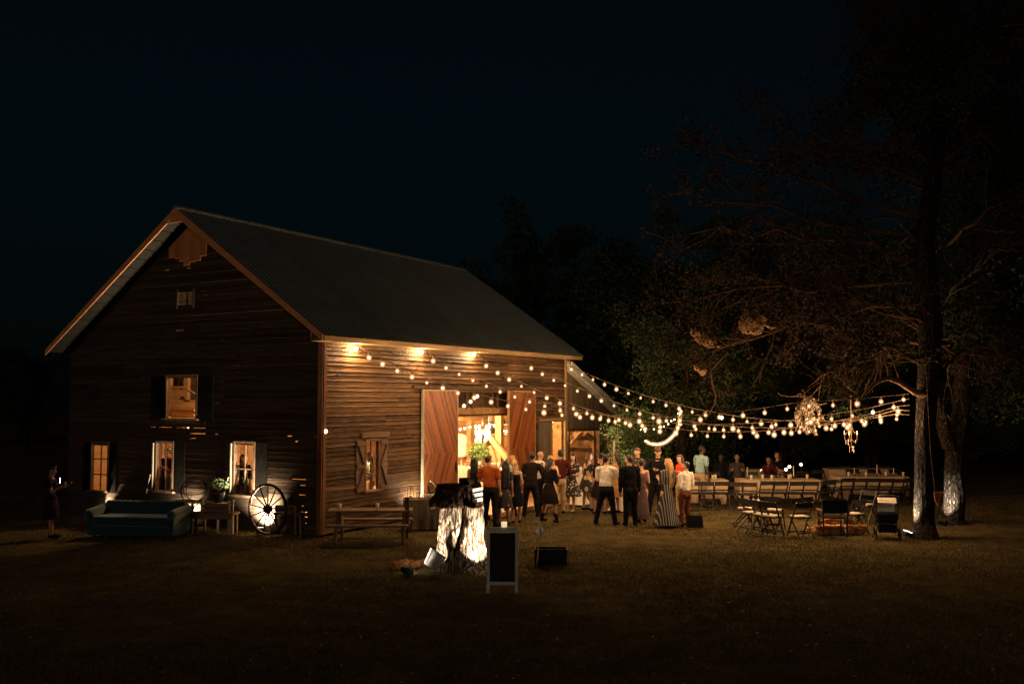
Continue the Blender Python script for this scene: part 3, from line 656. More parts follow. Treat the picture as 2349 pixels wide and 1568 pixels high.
def tris(name,v,mat,tints,parent=None,nv=3):
    me=bpy.data.meshes.new(name); n=len(v); me.vertices.add(n*nv); me.vertices.foreach_set('co',v.astype('f').ravel())
    me.loops.add(n*nv); me.loops.foreach_set('vertex_index',np.arange(n*nv,dtype='i')); me.polygons.add(n); me.polygons.foreach_set('loop_start',np.arange(0,n*nv,nv,dtype='i'))
    try: me.polygons.foreach_set('loop_total',np.full(n,nv,dtype='i'))
    except Exception: pass
    me.materials.append(mat); at=me.attributes.new('tint','FLOAT','FACE'); at.data.foreach_set('value',tints.astype('f')); me.update(calc_edges=True)
    o=bpy.data.objects.new(name,me); S.collection.objects.link(o)
    if parent: o.parent=parent
    return o
tn=np.array([mnoise.noise(Vector((x*.22,y*.35,0)))+.5*mnoise.noise(Vector((x*.9,y*1.2,5))) for x,y in zip(xx,yy)])
tag(tris('grass',v,M['grass'],np.clip(.5+1.1*tn+.25*(rg.random(N)-.5),0,1)),'short mown lawn grass spread over the whole yard','grass',kind='stuff')

NL=3200; ly=9+22*rg.random(NL)**.9; lx=(rg.random(NL)-.5)*ly*1.15; qq=np.stack([lx-C0.x,ly-C0.y],1); s1_=qq@np.array([DL.x,DL.y]); w1_=qq@np.array([DN.x,DN.y]); kp=~((s1_>-.05)&(s1_<BL)&(w1_>-2.0)&(w1_<BW)); lx,ly=lx[kp],ly[kp]; NL=len(lx)
aa=rg.random(NL)*6.28; ss=.018+.022*rg.random(NL); u_=np.stack([np.cos(aa),np.sin(aa),.3*rg.normal(size=NL)],1)*ss[:,None]; q_=np.stack([-np.sin(aa),np.cos(aa),.3*rg.normal(size=NL)],1)*(ss*.55)[:,None]; p_=np.stack([lx,ly,.012+.014*rg.random(NL)],1)
M['deadleaf']=surf('dead_leaf',(.20,.12,.055),(.07,.04,.02),.8,(3,3,3),0,tint=.8)
tag(tris('fallen_leaves',np.stack([p_-u_,p_-q_,p_+u_,p_+q_],1),M['deadleaf'],rg.random(NL),None,4),'small dry fallen leaves scattered over the lawn','leaves',kind='stuff')
# ================================================================== STRING LIGHTS
def bulb_mesh(nm,mat,r):
    b=MB(); b.ball((0,0,0),(r,r,r*1.12),10,8); return b.mesh(nm,mat,True)
BM=bulb_mesh('bulb',M['bulb'],.030); BMW=bulb_mesh('wall_bulb',M['bulbwall'],.05); BH=bulb_mesh('bulb_halo',M['halo'],.058); BIN=bulb_mesh('bulb',M['bulbin'],.04)
BLD=bpy.data.lights.new('bulb_light','POINT'); BLD.energy=19; BLD.color=(1,.58,.27); BLD.shadow_soft_size=.078
WLD=bpy.data.lights.new('wall_bulb_light','POINT'); WLD.energy=260; WLD.color=(1,.60,.28); WLD.shadow_soft_size=.07
sk=MB(); sk.lathe((0,0,.045),[(.018,0),(.02,.02),(.02,.06),(.008,.07)],8); SK=sk.mesh('socket',M['cord'])
def link(nm,me,parent,loc):
    o=bpy.data.objects.new(nm,me); S.collection.objects.link(o); o.parent=parent; o.location=loc; return o
TRX,TRY=AT(2125,913,21.8).x,21.8
def strand(px, H, T, label, first_wall=False, dim=(), wall=None):
    """bulbs on the vertical plane through H and T; heights from the photograph"""
    t=empty('string_light',(0,0,0),0,label,'string lights','strings of festoon bulbs between the barn and the trunk')
    dxy=Vector((T.x-H.x,T.y-H.y,0)); n=Vector((dxy.y,-dxy.x,0)); pts=[]
    if first_wall: link('bulb_light',WLD,link('bulb',BMW,t,H),(0,0,0)); pts.append(H+Vector((0,0,.10)))
    for i,(x,y) in enumerate(px):
        r=ray(x/1.0643,y/1.0643); k=(H.x*n.x+H.y*n.y)/(r.x*n.x+r.y*n.y); p=Vector((r.x*k,r.y*k,CZ+r.z*k))
        o=link('bulb',BIN if i in dim else BM,t,p); o.scale=(rnd.uniform(.72,1.25),)*3; link('bulb_halo',BH,o,(0,0,0)); link('socket',SK,o,(0,0,0)); (i in dim) or link('bulb_light',BLD,o,(0,0,0))
        pts.append(p+Vector((0,0,.12)))
    pts.append(T+Vector((0,0,.1)))
    one('cable',M['cord'],t,'tube',pts,.011,5)
    return t
A=[(901,873),(934,889),(970,905),(1006,920),(1042,934),(1081,947),(1118,959),(1158,970.5),(1199,981),(1240,991),(1284,999),(1328,1007),(1372,1013),(1416,1018),(1465,1022),(1511,1025),(1561,1028),(1609,1028),(1660,1026),(1710,1024),(1762,1019),(1814,1014),(1867,1007),(1922,998),(1975,991),(2034,989),(2093,985.5),(2151,980),(2206,975)]
B=[(1057.5,881),(1089,898),(1121,913.5),(1154.5,928.5),(1187.6,942.6),(1221,956),(1257,968.6),(1293,980.5),(1330,991.5),(1368,1001),(1407,1010),(1446,1018.8),(1486,1026),(1527,1032),(1568,1039),(1612,1042),(1655,1044),(1699,1047),(1744.7,1047.5),(1789.5,1046),(1836.5,1044),(1884,1041),(1931,1037),(1979,1030),(2030,1023),(2080.6,1015),(2131,1006),(2182,993.8)]
Cc=[(1187,893),(1215,910),(1243,926),(1273,942.6),(1304,957.6),(1335,971),(1367,984.5),(1400,997),(1433,1008),(1467,1018),(1502,1029),(1538,1037),(1574.7,1047),(1611,1052.6),(1650,1057),(1687.7,1061.5),(1727,1064),(1767,1065),(1807.5,1065),(1848,1063.7),(1890,1060.8),(1932,1056.6),(1974,1051.8),(2017,1044.5),(2060.5,1036),(2104.6,1027),(2148,1016),(2193,1003.7)]
D=[(1297,898.5),(1324,913),(1352,928),(1379.6,941),(1409.6,954),(1439,966.7),(1468,978),(1499,990),(1530.7,1000.6),(1561.8,1010),(1594.7,1019),(1627,1027),(1662,1034.7),(1695.6,1040),(1731,1045.6),(1766.6,1049.4),(1803,1052),(1840,1054),(1876.6,1055),(1914,1055),(1952,1053.5),(1990,1050.8),(2030,1046.8),(2069,1042.6),(2110,1035),(2150.6,1029),(2189,1022.5)]
E_=[(1394.6,901.3),(1420.8,914.6),(1447.6,926.5),(1476,938.5),(1505,950),(1534,960),(1564,971),(1594.7,980),(1626,989),(1658,997),(1690,1005.3),(1722.4,1012),(1756,1018),(1789.6,1024),(1824,1029),(1858.4,1033),(1894,1036),(1930,1038),(1965,1039),(2000.6,1039),(2038,1038.8),(2074,1037),(2112,1031),(2150,1023),(2190,1012)]
def hook(x,y,w=-.16): s_,z=on_long(x,y,w); return BWORLD(s_,w,z)
TA=Vector((TRX-.30,TRY+.22,CZ-.01))
strand(A,hook(817,800,-.16),TA+Vector((0,0,.02)),'string of bulbs starting at the wall lamp nearest the barn corner',True,(20,))
strand(B,hook(967,808,-.16),TA-Vector((0,0,.10)),'string of bulbs starting at the second wall lamp from the barn corner',True,(26,))
strand(Cc,hook(1087,814,-.16),TA-Vector((0,0,.26)),'string of bulbs starting at the wall lamp above the sliding doors',True)
strand(D,hook(1196,832,-.16),TA-Vector((0,0,.48)),'string of bulbs leaving the eave above the right sliding door')
strand(E_,hook(1290,838,-.16),TA-Vector((0,0,.38)),'topmost string of bulbs leaving the far corner of the barn eave')
def mini(nm,pts,label,mat=BIN,r=1,group=None,every=1):
    t=empty('string_light',(0,0,0),0,label,'string lights',group)
    for p in pts: 
        o=link('bulb',mat,t,p); 
        if mat is not BIN or True: link('bulb_halo',BH,o,(0,0,0))
    one('cable',M['cord'],t,'tube',[p+Vector((0,0,.09)) for p in pts],.009,5); return t
def BI(x,y,s): a_=IN(x,y,s); return BWORLD(*a_)
mini('a',[BWORLD(*on_long(x,y,.12)[:1],.12,on_long(x,y,.12)[1]) for x,y in ((1131,937),(1122,944),(1077,931))] if 0 else [BWORLD(on_long(x,y,.1)[0],.1,on_long(x,y,.1)[1]) for x,y in ((1064.6,930.5),(1079.5,921),(1095,908.5))],'short string of three bulbs rising under the header of the barn doorway')
mini('b',[BI(x,y,BL-1.0) for x,y in ((1056,984),(1066,982),(1078,979),(1091,977),(1122,973),(1134,976),(1142,981),(1155,988),(1161,989))],'row of small bulbs strung across the back of the barn interior')
mini('c',[BWORLD(on_long(x,y,.3)[0],.3,on_long(x,y,.3)[1]) for x,y in ((1267,966),(1265.5,977.5))],'two small bulbs hanging in the narrow side doorway')
t=mini('d',[BWORLD(on_long(747,989,-.08)[0],-.08,on_long(747,989,-.08)[1])],'single bulb on the barn corner beside the gable wall')
# wall lamps: little fixture behind the first bulb of three strings
for x,y,lb in ((817,800,'wall lamp under the eave nearest the barn corner'),(967,808,'wall lamp under the eave, second from the corner'),(1087,814,'wall lamp under the eave above the left sliding door')):
    h=hook(x,y,-.16); t=empty('wall_lamp',h+Vector((0,0,.05)),math.pi/2-TH,lb,'lamp')
    one('shade',M['iron'],t,'lathe',(0,0,0),[(.02,.13),(.035,.12),(.055,.06),(.05,.06),(.03,.11)],16,smooth=True)
    one('bracket',M['iron'],t,'tube',[(0,0,.12),(0,.03,.17),(0,.13,.17)],.012,6)
# rope light swag and fairy-light twigs in the middle tree
MT=AT(1556,1160,30.5); MT.z=0
def LP(x,y,Y=29.5): return AT(x,y,Y)
cat=[(1481,1011),(1487,1014.5),(1497,1018),(1508,1019),(1519,1017),(1529,1012.5),(1538,1005),(1546,997),(1552,987),(1556,976),(1559,963),(1560,950),(1562,941)]
pts=[]; 
for i in range(len(cat)-1):
    for k in range(4): f=k/4; pts.append(LP(cat[i][0]+(cat[i+1][0]-cat[i][0])*f,cat[i][1]+(cat[i+1][1]-cat[i][1])*f))
pts.append(LP(*cat[-1])); 
t=empty('rope_light',(0,0,0),0,'glowing rope light hanging in a swag from the middle tree','rope light')
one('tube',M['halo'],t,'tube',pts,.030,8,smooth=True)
bb=MB(); PL=[pts[0]]
for a_,c_ in zip(pts[:-1],pts[1:]):
    for k in range(1,3): PL.append(a_.lerp(c_,k/2))
for q in PL: b_r=rnd.uniform(.016,.028); bb.ball(q,b_r,8,6)
bb.build('light_beads',M['rope'],t,True)
hb=MB(); hb.tube(pts,.07,8); hb.build('halo_sleeve',M['halo'],t,True)  # wider glowing shell added as a halo along the rope
t=empty('fairy_lights',(0,0,0),0,'thin strand of tiny fairy lights from the shed roof to the middle tree','string lights')
fl=[(1470,985),(1480,989),(1487,984),(1500,984),(1512,980),(1523,978),(1533,972),(1540,965),(1547,962),(1556,948),(1563,943),(1571,951)]
for x,y in fl: link('bulb',bpy.data.meshes.get('tiny') or bulb_mesh('tiny',M['fairy'],.02),t,LP(x,y))
one('cable',M['cord'],t,'tube',[LP(x,y-1) for x,y in fl],.006,4)

# ================================================================== FLOODLIGHTS ON THE GROUND
def flood(loc, tgt, e, spot, label, blend=.35, col=(1,.83,.60), body=True, r=.05):
    t=empty('floodlight',loc,0,label,'floodlight'); d=(Vector(tgt)-Vector(loc)).normalized(); up=Vector((0,0,1))
    x=d.cross(up).normalized(); z=x.cross(d); RM=Matrix((x,d,z)).transposed()
    b=MB(); c=Vector((0,0,.09))
    b.box(c-d*.02,(.20,.07,.16),RM); 
    for k in range(5): b.box(c-d*.07+x*(-.08+.04*k),(.012,.05,.13),RM)
    b.build('housing',M['blackmetal'],t)
    one('lens',M['lens'],t,'box',c+d*.018,(.17,.012,.13),RM)
    b=MB(); b.bar(c+x*.11,Vector((x.x*.11,x.y*.11,0)),.012,.03); b.bar(c-x*.11,Vector((-x.x*.11,-x.y*.11,0)),.012,.03); b.box((0,0,.008),(.24,.08,.014)); b.build('bracket',M['blackmetal'],t)
    l=bpy.data.lights.new('flood_beam','SPOT'); l.energy=e; l.color=col; l.spot_size=R(spot); l.spot_blend=blend; l.shadow_soft_size=r
    o=bpy.data.objects.new('flood_beam',l); S.collection.objects.link(o); o.parent=t; o.location=c+d*.045; o.rotation_euler=d.to_track_quat('-Z','Y').to_euler()
    return t
def gw(x,y,s=0): w_,z=on_gable(x,y,s); return BWORLD(s,w_,z)
def wall_flood(px,py,tx,ty,e,spot,label,s=-.32,**k):
    w_,_=on_gable(px,py,s); return flood(BWORLD(s,w_,0),gw(tx,ty),e,spot,label,**k)
wall_flood(222,1188,262,1128,1300,36,'floodlight on the ground behind the left arm of the teal sofa',s=-.22,blend=.6)
wall_flood(436,1188,440,1150,1500,112,'floodlight behind the bench lighting the wall under the wire hoops',s=-.26,blend=1.0)
wall_flood(600,1200,612,1160,3600,112,'floodlight behind the spoked wagon wheel',s=-.34,blend=1.0)
s1,_=on_long(972,1160,-.3); flood(BWORLD(s1-.15,-.32,.0),BWORLD(s1-.25,0,1.0),650,115,'floodlight at the plank wall behind the drinks table',1.0)

# ================================================================== FURNITURE AND OBJECTS IN FRONT OF THE GABLE
def rotz(a): return Matrix.Rotation(a,3,'Z')
GA=math.pi/2-TH         # rotation of barn frame; gable runs along local y
def inst(name,loc,rz,label,cat,group=None): return empty(name,loc,rz,label,cat,group)
# sofa
p=G(318,1229); t=inst('sofa',p,-.16,'long tufted teal sofa with low rolled arms on the lawn before the gable','sofa')
b=MB(); 
for i in range(15):
    for j in range(3): b.ball((-.93+.133*i+(j%2)*.066,.30-.015*j,.50+.115*j),(.085,.07,.075),10,6)
b.box((0,.33,.5),(2.0,.16,.5)); remesh(b,'backrest',M['teal'],.025,3,parent=t)
b=MB(); b.box((0,-.05,.36),(1.85,.72,.16)); [b.box((-.62+.62*k,-.08,.43),(.60,.66,.12)) for k in range(3)]; remesh(b,'seat',M['teal'],.025,4,parent=t)
for sx in (-1,1):
    b=MB(); b.box((sx*1.0,.0,.34),(.16,.80,.40)); b.cap((sx*1.03,-.38,.55),(sx*1.03,.3,.60),.11,.12); remesh(b,'armrest',M['teal'],.025,3,parent=t)
b=MB(); b.box((0,0,.17),(2.1,.76,.22)); b.build('base',M['teal'],t)
for sx in (-1,1):
    for sy in (-1,1): one('leg',M['blackwood'],t,'lathe',(sx*.92,sy*.32,0),[(.02,0),(.03,.03),(.035,.07)],10)
# bench with things on it, console behind
p=G(488,1222); t=inst('bench',p,-.10,'low rough wooden bench with one pale leg under the gable windows','bench')
b=MB(); [b.box((0,-.16+.11*k,.47),(1.15,.10,.045)) for k in range(4)]; b.build('seat',M['oldwood'],t)
one('leg',M['palewood'],t,'box',(.50,-.14,.225),(.12,.10,.445)); one('leg',M['oldwood'],t,'box',(.50,.15,.225),(.09,.09,.445)); one('leg',M['oldwood'],t,'box',(-.48,-.14,.225),(.07,.07,.445)); one('leg',M['oldwood'],t,'box',(-.48,.15,.225),(.07,.07,.445))
one('rail',M['oldwood'],t,'box',(0,-.195,.40),(1.1,.03,.09))
t=inst('crate',p+Vector((.10,0,.495)),-.08,'slatted wooden crate with tall pale corner posts on the low bench','crate')
for sx in (-1,1):
    for sy in (-1,1): one('post',M['palewood'],t,'box',(sx*.33,sy*.12,.14),(.045,.04,.28))
b=MB()
for z in (.05,.15): b.box((0,-.145,z),(.66,.015,.07)); b.box((0,.145,z),(.66,.015,.07))
b.box((0,0,.012),(.62,.22,.02)); b.build('slats',M['oldwood'],t)
wq,_=on_gable(452,1190,-.52); p2=BWORLD(-.52,wq,0); t=inst('console_table',p2,-TH,'narrow console table with curved brackets standing behind the sofa and bench','table')
b=MB(); b.box((.15,0,.66),(1.55,.36,.04)); b.build('tabletop',M['palewood'],t)
for x in (-.5,-.02,.42,.85): one('leg',M['palewood'],t,'box',(x,-.14,.32),(.05,.05,.64))
b=MB()
for x in (-.5,-.02):
    b.tube([(x+.03,-.14,.42),(x+.07,-.14,.56),(x+.20,-.14,.63)],.014,6); b.tube([(x+.45,-.14,.42),(x+.41,-.14,.56),(x+.28,-.14,.63)],.014,6)
b.build('bracket',M['palewood'],t)
t=inst('wire_hoops',p2-DN*(-.12)+Vector((0,0,.69)),0,'tangle of thin metal barrel hoops on the console table','hoops')
r_=random.Random(2)
for k,(ax,ay,rr) in enumerate(((.25,.1,.32),(1.2,.3,.30),(1.35,-.5,.33),(.9,.9,.28),(1.45,.2,.26))):
    b=MB(); Rm=Matrix.Rotation(ay,3,'Y')@Matrix.Rotation(ax,3,'X'); b.tube([Rm@Vector((rr*math.cos(a*.2618),rr*math.sin(a*.2618),0))+Vector((.03*k-.06,0,.24)) for a in range(25)],.010,6); b.build('hoop',M['iron'],t)
def leaf_cloud(name,mat,parent,centers,n,size,seed=1,flat=.5,aspect=.5,nv=4):
    rg=np.random.default_rng(seed); c=np.array([(a[0],a[1],a[2]) for a in centers]); rr=np.array([a[3] if len(a)>3 else .2 for a in centers])
    w=rr**2; i=rg.choice(len(c),n,p=w/w.sum()); d=rg.normal(size=(n,3)); d/=np.linalg.norm(d,axis=1)[:,None]
    p=c[i]+d*(rr[i]*(.35+.65*rg.random(n)**.5))[:,None]*np.array([1,1,flat])
    u=rg.normal(size=(n,3)); u/=np.linalg.norm(u,axis=1)[:,None]; q=rg.normal(size=(n,3)); q-=u*(u*q).sum(1)[:,None]; q/=np.linalg.norm(q,axis=1)[:,None]
    s_=size*(.6+.8*rg.random(n))[:,None]; v=np.stack([p,p+u*s_*.5+q*s_*aspect*.5,p+u*s_,p+u*s_*.5-q*s_*aspect*.5],1)
    return tris(name,v,mat,rg.random(n),parent,4)
t=inst('potted_plant',p2-DN*.72+Vector((0,0,.68)),0,'leafy green plant in a dark pot on the right end of the console table','plant')
one('pot',M['blackmetal'],t,'lathe',(0,0,0),[(.10,0),(.13,.2),(.14,.22),(.12,.22)],14,smooth=True)
b=MB(); [b.tube([(0,0,.18),(.05*math.cos(k),.05*math.sin(k),.32),(.17*math.cos(k),.15*math.sin(k),.44)],.006,4) for k in range(7)]; b.build('stem',M['twig'],t)
leaf_cloud('leaves',M['palegreen'],t,[(.15*math.cos(k),.13*math.sin(k),.40+.05*(k%3),.12) for k in range(7)],170,.075,3,.7,.45)
# wagon wheel
def wheel(name,loc,rz,rad,nsp,label,cat,tilt=0,tw=.045):
    t=inst(name,loc,rz,label,cat); Rt=Matrix.Rotation(tilt,3,'X')
    def P(a,r): return Rt@Vector((r*math.cos(a),0,r*math.sin(a)))+Vector((0,0,rad))
    b=MB()
    n=44; vs=[]
    for k in range(n):
        a=2*math.pi*k/n
        for dr,dy in ((0,-.03),(0,.03),(-tw,.03),(-tw,-.03)): vs.append(Rt@Vector(((rad+dr)*math.cos(a),dy,(rad+dr)*math.sin(a)))+Vector((0,0,rad)))
    b.add(vs,[(k*4+j,k*4+(j+1)%4,((k+1)%n)*4+(j+1)%4,((k+1)%n)*4+j) for k in range(n) for j in range(4)]); b.build('rim',M['iron'],t)
    for k in range(nsp):
        a=2*math.pi*(k+.25)/nsp; b=MB(); b.tube([P(a,.05),P(a,rad*.5),P(a,rad-tw)],[.022,.017,.014],6); b.build('spoke',M['oldwood'] if 0 else M['iron'],t)
    b=MB(); b.tube([Rt@Vector((0,-.10,0))+Vector((0,0,rad)),Rt@Vector((0,-.07,0))+Vector((0,0,rad)),Rt@Vector((0,.09,0))+Vector((0,0,rad))],[.05,.085,.075],16); b.build('hub',M['iron'],t); return t
pw=G(613,1226); wheel('wagon_wheel',pw,-.52,.60,13,'large iron spoked wagon wheel leaning upright before the lit wall','wheel')
p=G(655,1226); t=inst('garden_cart',p+Vector((0,.1,0)),-.2,'low wooden cart with a pointed board end and a small wheel beside the wagon wheel','cart')
b=MB(); b.add([(-.28,-.05,.52),(.22,-.05,.52),(.30,-.05,.60),(.22,-.05,.68),(-.28,-.05,.68),(-.28,-.01,.52),(.22,-.01,.52),(.30,-.01,.60),(.22,-.01,.68),(-.28,-.01,.68)],[(0,1,2,3,4),(9,8,7,6,5),(0,5,6,1),(1,6,7,2),(2,7,8,3),(3,8,9,4),(4,9,5,0)]); b.build('side_board',M['oldwood'],t)
b=MB(); b.box((0,.12,.48),(.66,.36,.05)); b.build('bed',M['oldwood'],t)
for x in (-.28,.22,.34): one('leg',M['oldwood'],t,'bar',(x,0,.48),(x+.04,-.04,0),.06,.05)
b=MB(); b.tube([(.28,.1,.5),(.42,.05,.36),(.40,0,.1)],.05,8); b.build('shaft',M['blackwood'],t)
b=MB(); b.tube([(-.12+.2*math.cos(a*.314),-.08,.22+.2*math.sin(a*.314)) for a in range(21)],.014,6); b.build('wheel',M['iron'],t)
# person with phone is built with the people
# ================================================================== IN FRONT OF THE LONG WALL
p=G(850,1238); t=inst('picnic_table',p,.02,'dark wooden picnic table with attached bench standing along the plank wall','picnic table')
b=MB(); [b.box((0,-.30+.125*k,.68),(1.88,.115,.04)) for k in range(5)]; b.build('tabletop',M['oldwood'],t)
for y,nm in ((-.62,'bench_seat'),(.52,'bench_seat')): one(nm,M['oldwood'],t,'box',(0,y,.40),(1.8,.24,.04))
for x in (-.72,.78):
    b=MB(); b.bar((x,-.16,.66),(x,-.55,0),.07,.09); b.bar((x,.12,.66),(x,.50,0),.07,.09); b.build('leg',M['oldwood'],t); one('crosspiece',M['oldwood'],t,'box',(x+.04,-.05,.355),(.05,1.3,.08))
one('post',M['darkbeam'],t,'box',(.84,-.2,.58),(.09,.08,.80))
CUPM=MB(); CUPM.lathe((0,0,0),[(.028,0),(.030,.002),(.043,.13),(.040,.13),(.028,.008)],14)
cm=CUPM.mesh('paper_cup',M['cup'],True)
def cup(loc,label,g='paper cups'): o=bpy.data.objects.new('paper_cup',cm); S.collection.objects.link(o); o.location=loc; return tag(o,label,'cup',g)
a_=G(760,1176,.70); cup(Vector((a_.x+.06,p.y-.1,.70)),'pale paper cup on the left end of the picnic table')
a_=G(861,1171,.70); cup(Vector((a_.x,p.y-.05,.70)),'pale paper cup on the right half of the picnic table')
p=G(972,1216); p.y+=.35
t=inst('drinks_table',p,.10,'folding table standing against the wall beside the left sliding door','table')
b=MB(); b.box((0.1,0,.71),(1.25,.6,.03)); b.build('tabletop',M['oldwood'],t)
for sx in (-.45,.6):
    for sy in (-.22,.22): one('leg',M['blackmetal'],t,'tube',[(sx,sy,0),(sx,sy,.70)],.015,6)
def draped(x0,x1,y0,y1,z,hem,amp=.02,waves=14,wav=.0,seed=1,hemf=None):
    """tablecloth: top plus four falling sides with folds"""
    r=random.Random(seed); b=MB(); per=[]; n=96; Lx,Ly=x1-x0,y1-y0; P=2*(Lx+Ly)
    for i in range(n):
        d=P*i/n
        if d<Lx: q=(x0+d,y0,0,-1)
        elif d<Lx+Ly: q=(x1,y0+d-Lx,1,0)
        elif d<2*Lx+Ly: q=(x1-(d-Lx-Ly),y1,0,1)
        else: q=(x0,y1-(d-2*Lx-Ly),-1,0)
        per.append(q)
    m=7; vs=[]
    for j in range(m+1):
        f=j/m
        for i,(x,y,nx_,ny_) in enumerate(per):
            h=hem if hemf is None else hemf(x,y)
            o=f*(amp*math.sin(i*waves*2*math.pi/n+math.sin(i*.3)*1.5)+.03)+.004*r.random()
            vs.append((x+nx_*o,y+ny_*o,z+(h-z)*f))
    b.add(vs,[(j*n+i,(j+1)*n+i,(j+1)*n+(i+1)%n,j*n+(i+1)%n)[::-1] for j in range(m) for i in range(n)],.5)
    b.add([(x,y,z) for x,y,_,_ in per],[tuple(range(n))],.5); return b
b=draped(-.54,.74,-.32,.32,.735,.02,.022,17); tag(b.build('tablecloth',M['greycloth'],None,True,p,.10),'grey pleated linen cloth draped to the grass over the drinks table','tablecloth')
TP=p
def dispenser(loc,sc,label):
    t=inst('drink_dispenser',loc,.2,label,'drink dispenser')
    b=MB(); b.lathe((0,0,.14),[(.09,0),(.115,.02),(.12,.20),(.10,.25),(.075,.27),(.07,.27),(.10,.23),(.112,.2),(.105,.02)],20); b.build('glass_jar',M['jar'],t,True)
    b=MB(); b.lathe((0,0,.14),[(.0,.012),(.10,.014),(.105,.16),(.0,.161)],18); b.build('drink',surf('iced_tea_'+label[:3],(.30,.12,.04),None,.2,(5,5,5),0),t,True)
    one('lid',M['jar'],t,'lathe',(0,0,.41),[(.085,0),(.085,.02),(.03,.03),(.02,.06),(.03,.075),(.001,.09)],16,smooth=True)
    b=MB(); b.lathe((0,0,.12),[(.12,0),(.12,.015),(.0,.016)],16)
    for k in range(3): a=k*2.09; b.bar((.09*math.cos(a),.09*math.sin(a),.12),(.11*math.cos(a),.11*math.sin(a),0),.014)
    b.build('stand',M['iron'],t); one('tap',M['iron'],t,'tube',[(0,-.11,.17),(0,-.17,.17),(0,-.175,.145)],.011,6); t.scale=(sc,)*3; return t
dispenser(TP+Vector((.16,-.05,.74)),.95,'tall lidded glass drink dispenser nearest the lanterns on the drinks table'); dispenser(TP+Vector((.50,.12,.74)),.86,'second glass drink dispenser, at the stump end of the drinks table')
for i,(dx,h,lb) in enumerate(((-.36,.30,'tall open wire lantern at the wall end of the drinks table'),(-.14,.15,'short rounded wire lantern beside the tall one'))):
    t=inst('lantern',TP+Vector((dx,-.05,.74)),.3,lb,'lantern'); b=MB(); w_=.075
    for a,c in (((-w_,0,0),(-w_+.015,0,h)),((w_,0,0),(w_-.015,0,h)),((-w_+.015,0,h),(w_-.015,0,h)),((-w_,0,.005),(w_,0,.005)),((0,-w_,0),(0,-w_+.015,h)),((0,w_,0),(0,w_-.015,h)),((0,-w_+.015,h),(0,w_-.015,h)),((0,-w_,.005),(0,w_,.005))): b.tube([a,c],.007,6)
    b.build('frame',M['iron'],t); one('candle',M['wax'],t,'lathe',(0,0,0),[(.04,0),(.04,.07),(.0,.071)],12,smooth=True)
for k in range(5): cup(TP+Vector((.02+.085*k,-.24+.02*(k%2),.74)),'plastic cup in the row along the front of the drinks table','cups lined up in front of the dispensers')

# ================================================================== STUMP AND FOREGROUND
ps=G(1057,1298); 
b=MB(); n=220; m=70; Hs=1.18; vs=[]
for j in range(m+1):
    z=Hs*j/m
    for i in range(n):
        a=2*math.pi*i/n; fl=.16*math.exp(-z/.16)*(1+.9*math.sin(a*5+1.3)*.7); nz=mnoise.noise(Vector((math.cos(a)*2.2,math.sin(a)*2.2,z*.6)))*.06-abs(mnoise.noise(Vector((math.cos(a)*7+z*.5,math.sin(a)*7,z*1.3+7))))*.10+mnoise.noise(Vector((math.cos(a)*18,math.sin(a)*18,z*5+3)))*.022+mnoise.noise(Vector((math.cos(a)*4,math.sin(a)*4,z*4)))*.03
        notch=-.15*math.exp(-((a-4.50-.30*z+.08*math.sin(z*5))/.13)**2)-.05*math.exp(-((a-5.25+.05*math.sin(z*7))/.05)**2)
        r=.445+fl+nz+notch-.03*z; vs.append((r*math.cos(a),r*math.sin(a)*.9,z-.03+(.05*math.sin(a*3) if j==m else 0)))
b.add(vs,[(j*n+i,j*n+(i+1)%n,(j+1)*n+(i+1)%n,(j+1)*n+i) for j in range(m) for i in range(n)]+[tuple(m*n+i for i in range(n))])
stump=tag(b.build('tree_stump',M['stump'],None,True,ps),'wide grey weathered tree stump brightly lit by floodlights in the foreground','stump')
t=inst('wooden_tub',ps+Vector((-.17,0,1.18)),.05,'dark rough wooden tub widening downward on top of the stump','tub')
b=MB(); b.loft([(-.03,0,-.04,.44,.36),(-.03,0,.08,.40,.33),(.02,0,.22,.345,.29),(.03,0,.35,.325,.27)],14)
for k in range(9): b.cap((.40*math.cos(k*.7),.33*math.sin(k*.7),-.03),(.30*math.cos(k*.7)+.03,.26*math.sin(k*.7),.34),.05,.03,6)
remesh(b,'staves',M['darkbark'],.018,1,.035,.12,parent=t)
one('rim',M['darkbark'],t,'lathe',(.03,0,.34),[(.30,0),(.33,0),(.33,.035),(.30,.035)],18,sy=.84)
t=inst('small_crate',ps+Vector((.10,.05,1.57)),.1,'small dark open crate on the tub','crate')
b=MB(); b.box((0,-.1,.05),(.26,.02,.10)); b.box((0,.1,.05),(.26,.02,.10)); b.box((-.13,0,.05),(.02,.2,.10)); b.box((.13,0,.05),(.02,.2,.10)); b.build('sides',M['darkbark'],t); one('base',M['darkbark'],t,'box',(0,0,.01),(.24,.18,.02))
t=inst('slat_rack',ps+Vector((.30,-.02,1.17)),.3,'pale slatted wood rack standing at the right of the tub on the stump','rack')
b=MB(); [b.bar((-.08,0,.07+.10*k),(.12,.02,.10+.10*k),.03,.06) for k in range(3)]; b.build('slat',M['white'],t); one('post',M['oldwood'],t,'box',(-.07,.03,.16),(.03,.03,.32)); one('post',M['oldwood'],t,'box',(.11,.05,.16),(.03,.03,.32))
